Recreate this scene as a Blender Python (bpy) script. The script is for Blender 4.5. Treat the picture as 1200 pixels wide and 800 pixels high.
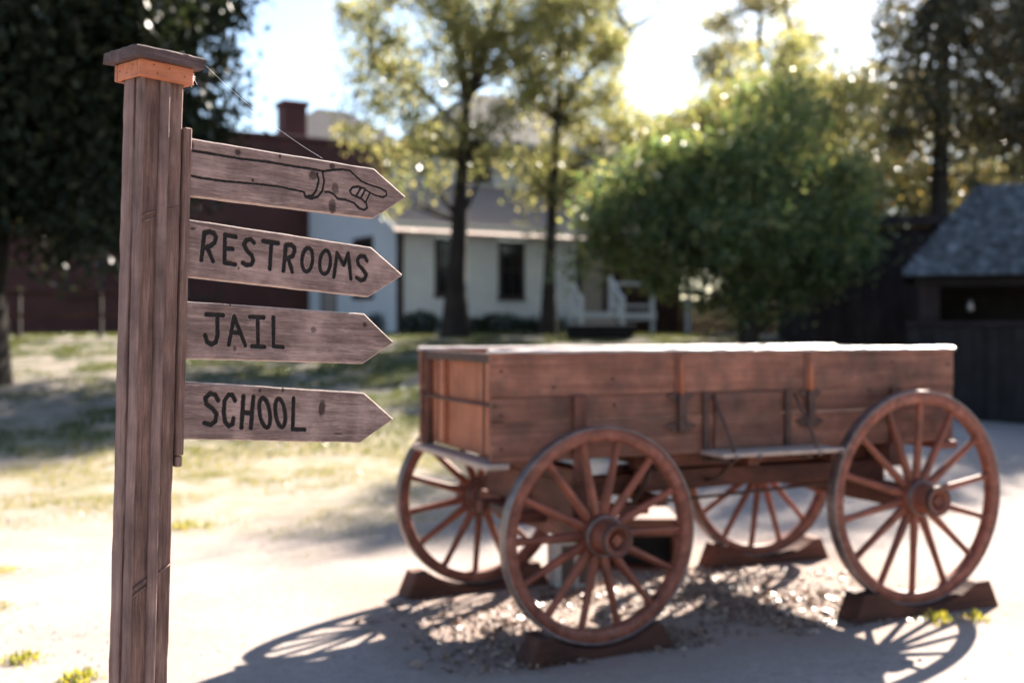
import bpy, math, random
import numpy as np
from mathutils import Matrix, Vector
rng = np.random.default_rng(11)
random.seed(5)
R = math.radians
scene = bpy.context.scene
for o in list(bpy.data.objects): bpy.data.objects.remove(o)
COL = scene.collection

# ---------------------------------------------------------------- camera, sky, sun, exposure
CAM_H = 1.66
cam_data = bpy.data.cameras.new('camera')
cam_data.lens = 39.0; cam_data.sensor_width = 36.0
cam_data.clip_start = 0.05; cam_data.clip_end = 1000
cam_data.dof.use_dof = True
cam_data.dof.focus_distance = 2.86
cam_data.dof.aperture_fstop = 1.7
cam = bpy.data.objects.new('camera', cam_data); COL.objects.link(cam)
cam.location = (0, 0, CAM_H); cam.rotation_euler = (R(90 - 0.573), 0, 0)
scene.camera = cam
SUN_AZ, SUN_EL = 31.0, 33.0            # degrees right of straight ahead, above the horizon
world = bpy.data.worlds.new('World'); scene.world = world; world.use_nodes = True
wn = world.node_tree
sky = wn.nodes.new('ShaderNodeTexSky'); sky.sky_type = 'NISHITA'; sky.sun_disc = False
sky.sun_elevation = R(SUN_EL); sky.sun_rotation = R(SUN_AZ)
sky.air_density = 1.0; sky.dust_density = 0.7; sky.ozone_density = 1.6
bg = wn.nodes['Background']; bg.inputs['Strength'].default_value = 0.05
wn.links.new(sky.outputs[0], bg.inputs['Color'])
sl = bpy.data.lights.new('sun', 'SUN'); sl.energy = 5.0; sl.angle = R(0.53); sl.color = (1.0, 0.90, 0.78)
sun = bpy.data.objects.new('sun', sl); COL.objects.link(sun)
sd = Vector((math.sin(R(SUN_AZ))*math.cos(R(SUN_EL)), math.cos(R(SUN_AZ))*math.cos(R(SUN_EL)), math.sin(R(SUN_EL))))
sun.rotation_euler = sd.to_track_quat('Z', 'Y').to_euler(); sun.location = sd*60
vs = scene.view_settings
vs.view_transform = 'Standard'; vs.look = 'None'; vs.exposure = 2.48; vs.gamma = 1.0; vs.use_curve_mapping = False
scene.render.engine = 'CYCLES'

# ---------------------------------------------------------------- materials
def new_mat(name):
    m = bpy.data.materials.new(name); m.use_nodes = True
    nt = m.node_tree; nt.nodes.clear()
    out = nt.nodes.new('ShaderNodeOutputMaterial'); b = nt.nodes.new('ShaderNodeBsdfPrincipled')
    nt.links.new(b.outputs[0], out.inputs[0])
    return m, nt, b
def nd(nt, typ, **kw):
    n = nt.nodes.new(typ)
    for k, v in kw.items(): setattr(n, k, v)
    return n
def noise(nt, vec, scale, detail=5, rough=.6):
    n = nd(nt, 'ShaderNodeTexNoise'); n.inputs['Scale'].default_value = scale
    n.inputs['Detail'].default_value = detail; n.inputs['Roughness'].default_value = rough
    if vec is not None: nt.links.new(vec, n.inputs['Vector'])
    return n
def ramp(nt, fac, stops):
    r = nd(nt, 'ShaderNodeValToRGB'); e = r.color_ramp.elements
    while len(e) < len(stops): e.new(.5)
    for i, (p, c) in enumerate(stops):
        e[i].position = p; e[i].color = (c[0], c[1], c[2], 1) if hasattr(c, '__len__') else (c, c, c, 1)
    nt.links.new(fac, r.inputs[0]); return r
def mixc(nt, fac, a, b, mode='MIX'):
    m = nd(nt, 'ShaderNodeMix', data_type='RGBA', blend_type=mode)
    if isinstance(fac, (int, float)): m.inputs[0].default_value = fac
    else: nt.links.new(fac, m.inputs[0])
    for s, v in ((6, a), (7, b)):
        if isinstance(v, (tuple, list)): m.inputs[s].default_value = (v[0], v[1], v[2], 1)
        else: nt.links.new(v, m.inputs[s])
    return m.outputs[2]
def mathn(nt, op, a, b=None):
    m = nd(nt, 'ShaderNodeMath', operation=op)
    for i, v in enumerate((a, b)):
        if v is None: continue
        if isinstance(v, (int, float)): m.inputs[i].default_value = v
        else: nt.links.new(v, m.inputs[i])
    return m.outputs[0]
def bump(nt, b, h, strength=.3, dist=.01):
    n = nd(nt, 'ShaderNodeBump'); n.inputs['Strength'].default_value = strength; n.inputs['Distance'].default_value = dist
    nt.links.new(h, n.inputs['Height']); nt.links.new(n.outputs[0], b.inputs['Normal'])
def coords(nt, scale=(1, 1, 1), rnd=True):
    tc = nd(nt, 'ShaderNodeTexCoord'); mp = nd(nt, 'ShaderNodeMapping'); mp.inputs['Scale'].default_value = scale
    nt.links.new(tc.outputs['Object'], mp.inputs['Vector'])
    if rnd:
        oi = nd(nt, 'ShaderNodeObjectInfo'); cb = nd(nt, 'ShaderNodeCombineXYZ')
        for i in range(3): nt.links.new(mathn(nt, 'MULTIPLY', oi.outputs['Random'], 37.0 + 11*i), cb.inputs[i])
        nt.links.new(cb.outputs[0], mp.inputs['Location'])
    return mp.outputs[0]
def wood(name, dark, mid, light, axis='X', fine=90, rough=.75, bmp=.5, var=.25, spec=.3, ink=False, blotch=2.0, wear=None):
    m, nt, b = new_mat(name)
    along = {'X': 0, 'Y': 1, 'Z': 2}[axis]
    s1 = [fine]*3; s1[along] = fine*.035
    s2 = [fine*.22]*3; s2[along] = fine*.02
    v1 = coords(nt, s1); v2 = coords(nt, s2); v3 = coords(nt, (blotch,)*3)
    n1 = noise(nt, v1, 1, 6, .65); n2 = noise(nt, v2, 1, 4, .6); n3 = noise(nt, v3, 1.5, 4, .6)
    g = mathn(nt, 'ADD', mathn(nt, 'MULTIPLY', n1.outputs[0], .5), mathn(nt, 'MULTIPLY', n2.outputs[0], .5))
    c = ramp(nt, g, [(.34, dark), (.5, mid), (.66, light)]).outputs[0]
    bl = ramp(nt, n3.outputs[0], [(.3, 1-var*1.6), (.7, 1+var*.2)]).outputs[0]
    c = mixc(nt, 1.0, c, bl, 'MULTIPLY')
    oi = nd(nt, 'ShaderNodeObjectInfo')
    c = mixc(nt, 1.0, c, ramp(nt, oi.outputs['Random'], [(0, 1-var*.8), (1, 1.0)]).outputs[0], 'MULTIPLY')
    if wear:
        n4 = noise(nt, coords(nt, (5, 5, 5)), 2.2, 8, .75)
        c = mixc(nt, ramp(nt, n4.outputs[0], [(.52, 0), (.68, .7)]).outputs[0], c, wear)
    h = g
    if ink:
        at = nd(nt, 'ShaderNodeAttribute', attribute_name='ink'); ak = nd(nt, 'ShaderNodeAttribute', attribute_name='knot')
        n5 = noise(nt, coords(nt, (40, 40, 40), False), 1, 3)
        nf = noise(nt, coords(nt, (22, 300, 420)), 1, 5, .7); ns = noise(nt, coords(nt, (9, 60, 70)), 1, 6, .7)
        c = mixc(nt, 1., c, ramp(nt, nf.outputs[0], [(.30, .52), (.5, 1.0), (.72, 1.28)]).outputs[0], 'MULTIPLY')
        c = mixc(nt, ramp(nt, ns.outputs[0], [(.54, 0), (.68, .55)]).outputs[0], c, (.40, .28, .245))
        c = mixc(nt, ramp(nt, ns.outputs[0], [(.30, .65), (.42, 0)]).outputs[0], c, (.075, .040, .033))
        h = mathn(nt, 'ADD', h, nf.outputs[0])
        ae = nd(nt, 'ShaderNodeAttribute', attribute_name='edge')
        c = mixc(nt, mathn(nt, 'MULTIPLY', ae.outputs['Fac'], .75), c, (.52, .43, .39))  # sunlit edge line of the boards mixed in as pale colour
        kn = mathn(nt, 'MULTIPLY', ak.outputs['Fac'], .92)
        c = mixc(nt, kn, c, (.030, .014, .010))
        pale = ramp(nt, n3.outputs[0], [(.52, 0), (.75, .3)]).outputs[0]
        c = mixc(nt, pale, c, (.45, .32, .28))
        inkc = ramp(nt, n5.outputs[0], [(.35, (.005, .004, .004)), (.8, (.018, .011, .010))]).outputs[0]
        inkm = mathn(nt, 'MULTIPLY', at.outputs['Fac'], ramp(nt, nf.outputs[0], [(.66, 1.0), (.8, .55)]).outputs[0])
        c = mixc(nt, inkm, c, inkc)
    nt.links.new(c, b.inputs['Base Color'])
    b.inputs['Roughness'].default_value = rough; b.inputs['Specular IOR Level'].default_value = spec
    bump(nt, b, h, bmp, .004)
    return m
def plain(name, c1, c2=None, scale=6, rough=.7, metal=0, spec=.4, bmp=.2, dist=.01):
    m, nt, b = new_mat(name)
    if c2:
        n = noise(nt, coords(nt, (scale,)*3), 1, 7, .65)
        nt.links.new(ramp(nt, n.outputs[0], [(.32, c1), (.68, c2)]).outputs[0], b.inputs['Base Color'])
        bump(nt, b, n.outputs[0], bmp, dist)
    else: b.inputs['Base Color'].default_value = (*c1, 1)
    b.inputs['Roughness'].default_value = rough; b.inputs['Metallic'].default_value = metal; b.inputs['Specular IOR Level'].default_value = spec
    return m
def leaf_mat(name, c1, c2, c3, trans=.5, tcol=None, spec=.5):
    m = bpy.data.materials.new(name); m.use_nodes = True; nt = m.node_tree; nt.nodes.clear()
    out = nd(nt, 'ShaderNodeOutputMaterial'); geo = nd(nt, 'ShaderNodeNewGeometry')
    r = ramp(nt, geo.outputs['Random Per Island'], [(0, c1), (.55, c2), (1, c3)]).outputs[0]
    b = nd(nt, 'ShaderNodeBsdfPrincipled'); b.inputs['Roughness'].default_value = .38; b.inputs['Specular IOR Level'].default_value = spec
    t = nd(nt, 'ShaderNodeBsdfTranslucent'); mx = nd(nt, 'ShaderNodeMixShader'); mx.inputs[0].default_value = trans
    nt.links.new(r, b.inputs['Base Color'])
    nt.links.new(mixc(nt, 1.0, r, tcol or (1.7, 1.55, .85), 'MULTIPLY'), t.inputs['Color'])
    nt.links.new(b.outputs[0], mx.inputs[1]); nt.links.new(t.outputs[0], mx.inputs[2]); nt.links.new(mx.outputs[0], out.inputs[0])
    return m
M = {}
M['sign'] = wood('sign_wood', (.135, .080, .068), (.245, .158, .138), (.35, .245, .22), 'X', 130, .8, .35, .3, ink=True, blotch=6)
M['post'] = wood('post_wood', (.075, .040, .032), (.20, .112, .09), (.32, .205, .172), 'Z', 300, .8, .6, .3, blotch=5)
M['strip'] = wood('post_strip_wood', (.13, .078, .068), (.245, .152, .132), (.34, .23, .205), 'Z', 220, .8, .6, .35, blotch=5)
M['cap'] = wood('cap_wood', (.055, .032, .032), (.115, .07, .066), (.19, .125, .12), 'X', 160, .75, .5, .3, blotch=8)
M['apron'] = wood('apron_wood', (.34, .11, .05), (.48, .17, .085), (.56, .24, .13), 'X', 160, .7, .4, .2, blotch=8)  # orange glow of ground bounce on the trim is put into this colour
for ax in 'XYZ':
    M['wag'+ax] = wood('wagon_wood_'+ax, (.15, .052, .031), (.30, .115, .070), (.42, .19, .128), ax, 55, .68, .5, .45, .4, blotch=2.2, wear=(.10, .055, .042))
    M['beam'+ax] = wood('wagon_beam_'+ax, (.08, .024, .015), (.165, .050, .030), (.24, .085, .054), ax, 60, .65, .5, .4, .4, blotch=3)
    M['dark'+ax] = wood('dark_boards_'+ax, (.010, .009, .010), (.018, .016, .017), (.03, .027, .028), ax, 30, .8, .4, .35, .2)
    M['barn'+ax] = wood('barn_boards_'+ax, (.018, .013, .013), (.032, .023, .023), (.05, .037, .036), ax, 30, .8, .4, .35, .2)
    M['brown'+ax] = wood('brown_boards_'+ax, (.045, .020, .014), (.075, .034, .024), (.11, .055, .04), ax, 30, .8, .4, .35, .2)
M['endpanel'] = wood('wagon_end_panel_wood', (.34, .105, .048), (.50, .165, .08), (.58, .235, .13), 'Z', 45, .65, .4, .25, .4, blotch=3)  # brighter and more orange: light bounced off the ground painted into the wood
M['wheel'] = wood('wheel_wood', (.13, .032, .018), (.26, .070, .037), (.36, .125, .076), 'Z', 60, .6, .4, .35, .4, blotch=5)
M['rim'] = wood('felloe_wood', (.13, .034, .020), (.25, .072, .042), (.35, .135, .092), 'Y', 25, .6, .4, .35, .4, blotch=9)
M['tyre'] = plain('tyre_iron', (.10, .075, .07), (.22, .17, .16), 14, .36, .6, .5, .3)
M['iron'] = plain('old_iron', (.035, .018, .014), (.095, .045, .032), 18, .6, .25, .5, .3)
M['caprail'] = plain('worn_top_strip', (.33, .27, .24), (.5, .43, .39), 9, .38, .0, .6, .2)
M['sill'] = plain('worn_bare_wood', (.30, .21, .165), (.44, .33, .27), 14, .55, 0, .4, .3)
M['chock'] = wood('chock_wood', (.055, .020, .013), (.11, .040, .026), (.17, .072, .05), 'X', 40, .8, .5, .35)
M['concrete'] = plain('concrete', (.28, .26, .25), (.42, .40, .38), 25, .9, 0, .2, .4)
M['web'] = plain('spider_silk', (.8, .8, .82), rough=.35, spec=.8)
M['nail'] = plain('nail_head', (.03, .02, .02), rough=.5, metal=.6)
M['white'] = plain('white_paint', (.60, .63, .66), (.72, .74, .75), 3, .6, 0, .3, .1)
M['trim'] = plain('dark_trim', (.035, .022, .02), (.06, .04, .036), 5, .6)
M['glass'] = plain('window_glass', (.012, .014, .016), rough=.08, spec=.6)
M['curtain'] = plain('pale_blind', (.30, .26, .22), (.38, .33, .28), 5, .8)
M['roof_pink'] = plain('weathered_roof', (.30, .24, .215), (.42, .35, .32), 12, .85, 0, .2, .3)
M['roof_grey'] = plain('grey_roof', (.075, .07, .07), (.125, .115, .112), 10, .85, 0, .2, .3)
M['shingle'] = wood('shingle_wood', (.055, .065, .073), (.10, .115, .128), (.20, .21, .215), 'Y', 40, .6, .5, .75, blotch=3)
M['steel'] = plain('dull_metal', (.2, .2, .2), (.3, .3, .3), 10, .4, .7)
M['orange'] = plain('orange_paint', (.42, .17, .05), (.5, .22, .08), 10, .5)
def brick_mat():
    m, nt, b = new_mat('red_brick')
    tc = nd(nt, 'ShaderNodeTexCoord'); br = nd(nt, 'ShaderNodeTexBrick')
    mp = nd(nt, 'ShaderNodeMapping'); mp.inputs['Rotation'].default_value = (R(90), 0, 0)
    nt.links.new(tc.outputs['Object'], mp.inputs[0]); nt.links.new(mp.outputs[0], br.inputs['Vector'])
    br.inputs['Scale'].default_value = 1; br.inputs['Brick Width'].default_value = .22; br.inputs['Row Height'].default_value = .075
    br.inputs['Mortar Size'].default_value = .009
    br.inputs['Color1'].default_value = (.115, .028, .022, 1); br.inputs['Color2'].default_value = (.075, .020, .017, 1); br.inputs['Mortar'].default_value = (.10, .06, .055, 1)
    n = noise(nt, coords(nt, (.8,)*3), 1, 6)
    nt.links.new(mixc(nt, 1., br.outputs[0], ramp(nt, n.outputs[0], [(.3, .65), (.7, 1.1)]).outputs[0], 'MULTIPLY'), b.inputs['Base Color'])
    b.inputs['Roughness'].default_value = .85; bump(nt, b, br.outputs['Fac'], -.4, .01)
    return m
M['brick'] = brick_mat()
M['bark'] = wood('tree_bark', (.018, .014, .012), (.04, .032, .027), (.075, .062, .052), 'Z', 18, .9, 1.0, .3, .15)
M['bark_pale'] = wood('pale_bark', (.06, .05, .043), (.11, .095, .08), (.2, .175, .155), 'Z', 18, .9, 1.0, .3, .15)
M['leaf_dark'] = leaf_mat('dark_leaves', (.009, .014, .010), (.016, .024, .015), (.03, .034, .018), .2, None, .12)
M['leaf_yellow'] = leaf_mat('yellow_green_leaves', (.10, .125, .055), (.20, .20, .10), (.34, .29, .155), .62, (1.65, 1.6, 1.05))
M['leaf_green'] = leaf_mat('green_leaves', (.045, .080, .042), (.095, .135, .064), (.24, .235, .11), .62, (1.65, 1.6, .95))
M['leaf_pine'] = leaf_mat('grey_green_leaves', (.022, .030, .022), (.048, .054, .036), (.16, .12, .06), .45)
M['leaf_pale'] = leaf_mat('pale_leaves', (.13, .14, .075), (.20, .195, .105), (.30, .25, .15), .55, (1.6, 1.5, 1.05))
M['leaf_shrub'] = leaf_mat('shrub_leaves', (.010, .018, .012), (.018, .03, .016), (.03, .045, .02), .3)
M['grass'] = leaf_mat('grass_blades', (.09, .12, .04), (.17, .17, .06), (.30, .25, .12), .4)
M['lawn'] = leaf_mat('lawn_blades', (.03, .05, .02), (.06, .085, .028), (.13, .12, .045), .4)
M['weed'] = leaf_mat('weed_leaves', (.10, .13, .03), (.20, .20, .04), (.40, .34, .06), .5)
M['litter'] = leaf_mat('dead_leaves', (.10, .06, .042), (.21, .14, .105), (.36, .27, .22), .1, (1.2, 1.0, .8))
def ground_mat():
    m, nt, b = new_mat('sandy_ground')
    tc = nd(nt, 'ShaderNodeTexCoord'); p = tc.outputs['Object']
    at = nd(nt, 'ShaderNodeAttribute', attribute_name='turf'); dk = nd(nt, 'ShaderNodeAttribute', attribute_name='soil')
    n1 = noise(nt, p, .9, 6, .6); n2 = noise(nt, p, 14, 6, .7); n3 = noise(nt, p, 2.6, 5, .65); n4 = noise(nt, p, 70, 4, .7)
    c = ramp(nt, n1.outputs[0], [(.3, (.255, .213, .192)), (.7, (.36, .306, .28))]).outputs[0]
    c = mixc(nt, 1., c, ramp(nt, n2.outputs[0], [(.3, .80), (.65, 1.05)]).outputs[0], 'MULTIPLY')
    c = mixc(nt, 1., c, ramp(nt, n4.outputs[0], [(.35, .72), (.55, 1.05)]).outputs[0], 'MULTIPLY')
    g = ramp(nt, n3.outputs[0], [(.3, (.10, .105, .045)), (.5, (.21, .18, .085)), (.7, (.34, .27, .17))]).outputs[0]
    lu = nd(nt, 'ShaderNodeAttribute', attribute_name='lush')
    g = mixc(nt, lu.outputs['Fac'], g, ramp(nt, n3.outputs[0], [(.3, (.030, .045, .018)), (.5, (.06, .07, .028)), (.72, (.17, .14, .08))]).outputs[0])
    tm = mathn(nt, 'MULTIPLY', at.outputs['Fac'], ramp(nt, n3.outputs[0], [(.36, 1.0), (.62, .25)]).outputs[0])
    c = mixc(nt, tm, c, g)
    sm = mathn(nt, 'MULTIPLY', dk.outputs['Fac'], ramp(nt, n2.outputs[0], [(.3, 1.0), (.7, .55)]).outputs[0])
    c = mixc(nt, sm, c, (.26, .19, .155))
    nt.links.new(c, b.inputs['Base Color']); b.inputs['Roughness'].default_value = .95; b.inputs['Specular IOR Level'].default_value = .15
    h = mathn(nt, 'ADD', mathn(nt, 'MULTIPLY', n2.outputs[0], 1.0), mathn(nt, 'MULTIPLY', n4.outputs[0], .35))
    bump(nt, b, h, .55, .03)
    return m
M['ground'] = ground_mat()

# ---------------------------------------------------------------- mesh helpers
class MB:
    def __init__(s): s.v = []; s.f = []
    def add(s, vs_, fs):
        o = len(s.v); s.v.extend([tuple(map(float, v)) for v in vs_]); s.f.extend([tuple(i+o for i in f) for f in fs])
    def box(s, lo, hi, c=.004, mat=None):
        lo = np.array(lo, float); hi = np.array(hi, float); c = min(c, .45*float((hi-lo).min()))
        ctr = (lo+hi)/2; h = (hi-lo)/2; vs_ = []; idx = {}
        for sx in (-1, 1):
            for sy in (-1, 1):
                for sz in (-1, 1):
                    for a in range(3):
                        p = np.array([sx*h[0], sy*h[1], sz*h[2]])
                        for k in range(3):
                            if k != a: p[k] -= np.sign(p[k])*c
                        idx[(sx, sy, sz, a)] = len(vs_); vs_.append(p)
        fs = []
        for a in range(3):
            b_, c_ = [k for k in range(3) if k != a]
            for sa in (-1, 1):
                q = []
                for sb, sc in ((-1, -1), (1, -1), (1, 1), (-1, 1)):
                    t = [0, 0, 0]; t[a] = sa; t[b_] = sb; t[c_] = sc; q.append(idx[(*t, a)])
                fs.append(q)
        for a in range(3):
            b_, c_ = [k for k in range(3) if k != a]
            for sb in (-1, 1):
                for sc in (-1, 1):
                    t0 = [0, 0, 0]; t0[b_] = sb; t0[c_] = sc; t1 = list(t0); t0[a] = -1; t1[a] = 1
                    fs.append([idx[(*t0, b_)], idx[(*t1, b_)], idx[(*t1, c_)], idx[(*t0, c_)]])
        for sx in (-1, 1):
            for sy in (-1, 1):
                for sz in (-1, 1): fs.append([idx[(sx, sy, sz, 0)], idx[(sx, sy, sz, 1)], idx[(sx, sy, sz, 2)]])
        V = np.array(vs_)
        out = []
        for f in fs:
            p = V[list(f)]; n = np.cross(p[1]-p[0], p[2]-p[0])
            out.append(f if n@p.mean(0) > 0 else f[::-1])
        V = V+ctr
        if mat is not None:
            V = [tuple(mat @ Vector(p)) for p in V]
        s.add(V, out)
    def beam(s, p0, p1, w, h, c=.006, up=(0, 0, 1)):
        p0 = Vector(p0); p1 = Vector(p1); x = (p1-p0); L = x.length; x.normalize()
        y = Vector(up).cross(x); y.normalize(); z = x.cross(y)
        m = Matrix((x, y, z)).transposed().to_4x4(); m.translation = p0
        s.box((0, -w/2, -h/2), (L, w/2, h/2), c, m)
    def tube(s, pts, rad, n=8, cap=True):
        pts = [Vector(p) for p in pts]; rings = []; prev = None
        for i, p in enumerate(pts):
            t = (pts[min(i+1, len(pts)-1)]-pts[max(i-1, 0)]).normalized()
            a = prev if prev is not None else (Vector((1, 0, 0)) if abs(t.x) < .9 else Vector((0, 1, 0)))
            u = (a-t*a.dot(t)).normalized(); w = t.cross(u); prev = u
            r = rad[i] if hasattr(rad, '__len__') else rad
            rings.append([p+(u*math.cos(k*2*math.pi/n)+w*math.sin(k*2*math.pi/n))*r for k in range(n)])
        vs_ = [v for rg in rings for v in rg]; fs = []
        for i in range(len(pts)-1):
            for k in range(n): fs.append((i*n+k, i*n+(k+1) % n, (i+1)*n+(k+1) % n, (i+1)*n+k))
        if cap: fs.append(tuple(range(n))[::-1]); fs.append(tuple((len(pts)-1)*n+k for k in range(n)))
        s.add(vs_, fs)
    def lathe(s, prof, n=32, close=True):          # profile (radius, y), around the Y axis
        vs_ = []; m = len(prof); fs = []
        for k in range(n):
            a = 2*math.pi*k/n
            for r, y in prof: vs_.append((r*math.cos(a), y, r*math.sin(a)))
        for k in range(n):
            for i in range(m if close else m-1):
                j = (i+1) % m; k2 = (k+1) % n
                fs.append((k*m+i, k*m+j, k2*m+j, k2*m+i))
        s.add(vs_, fs)
    def prism(s, poly, y0, y1, mat=None):          # polygon in x,z extruded along y
        n = len(poly); vs_ = [(x, y0, z) for x, z in poly]+[(x, y1, z) for x, z in poly]
        if mat is not None: vs_ = [tuple(mat @ Vector(v)) for v in vs_]
        fs = [tuple(range(n)), tuple(range(n, 2*n))[::-1]]+[(i, i+n, (i+1) % n+n, (i+1) % n) for i in range(n)]
        s.add(vs_, fs)
    def mesh(s, name, mat, smooth=False):
        me = bpy.data.meshes.new(name); me.from_pydata(s.v, [], s.f); me.materials.append(mat); me.update()
        if smooth: me.polygons.foreach_set('use_smooth', [True]*len(me.polygons))
        return me
    def build(s, name, mat, parent=None, smooth=False, loc=None, rot=None, matrix=None):
        return link(name, s.mesh(name, mat, smooth), parent, loc, rot, matrix)
def link(name, me, parent=None, loc=None, rot=None, matrix=None):
    o = bpy.data.objects.new(name, me); COL.objects.link(o)
    if parent is not None: o.parent = parent
    if matrix is not None: o.matrix_basis = matrix
    if loc is not None: o.location = loc
    if rot is not None: o.rotation_euler = rot
    return o
def tag(o, label=None, cat=None, group=None, kind=None):
    if label: o['label'] = label
    if cat: o['category'] = cat
    if group: o['group'] = group
    if kind: o['kind'] = kind
    return o
def thing(name, label, cat, loc=(0, 0, 0), rz=0, group=None):
    o = bpy.data.objects.new(name, None); COL.objects.link(o); o.location = loc; o.rotation_euler = (0, 0, rz)
    o.empty_display_size = .2
    return tag(o, label, cat, group)
def np_mesh(name, V, F, mat, smooth=False):        # V (n,3), F (m,k)
    me = bpy.data.meshes.new(name); V = np.asarray(V, np.float32); F = np.asarray(F, np.int32)
    me.vertices.add(len(V)); me.vertices.foreach_set('co', V.ravel())
    me.loops.add(F.size); me.loops.foreach_set('vertex_index', F.ravel())
    me.polygons.add(len(F)); me.polygons.foreach_set('loop_start', np.arange(len(F), dtype=np.int32)*F.shape[1])
    me.materials.append(mat)
    if smooth: me.polygons.foreach_set('use_smooth', np.ones(len(F), bool))
    me.update(calc_edges=True); me.validate(); return me
def fattr(me, name, vals):
    a = me.attributes.new(name, 'FLOAT', 'POINT'); a.data.foreach_set('value', np.asarray(vals, np.float32).ravel())
def ss(t): t = np.clip(t, 0, 1); return t*t*(3-2*t)
def gz(x, y):
    x = np.asarray(x, float); y = np.asarray(y, float)
    m = 1-.87*ss((x-3.5)/5)*(1-ss((y-22)/8))
    return 1.55*ss((y-9)/18)*m
def G(x, y): return float(gz(x, y))
# value noise on the ground plane
_T = rng.random((64, 64))
def vnoise(x, y, s):
    x = np.asarray(x)*s; y = np.asarray(y)*s; i = np.floor(x).astype(int); j = np.floor(y).astype(int); u = ss(x-i); v = ss(y-j)
    g = lambda a, b: _T[a % 64, b % 64]
    return (g(i, j)*(1-u)+g(i+1, j)*u)*(1-v)+(g(i, j+1)*(1-u)+g(i+1, j+1)*u)*v
def turf(x, y):
    t = ss((y-8.0-1.1*np.maximum(x, -1.0)*.9)/5)*.8
    t = np.maximum(t, ss((y-15)/4))
    t = t*(1-ss((x-3)/3)*(1-ss((y-24)/4)))
    n = vnoise(x, y, .55)*.6+vnoise(x, y, 1.7)*.4
    return np.clip(t*(.35+1.3*n), 0, 1)

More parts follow.
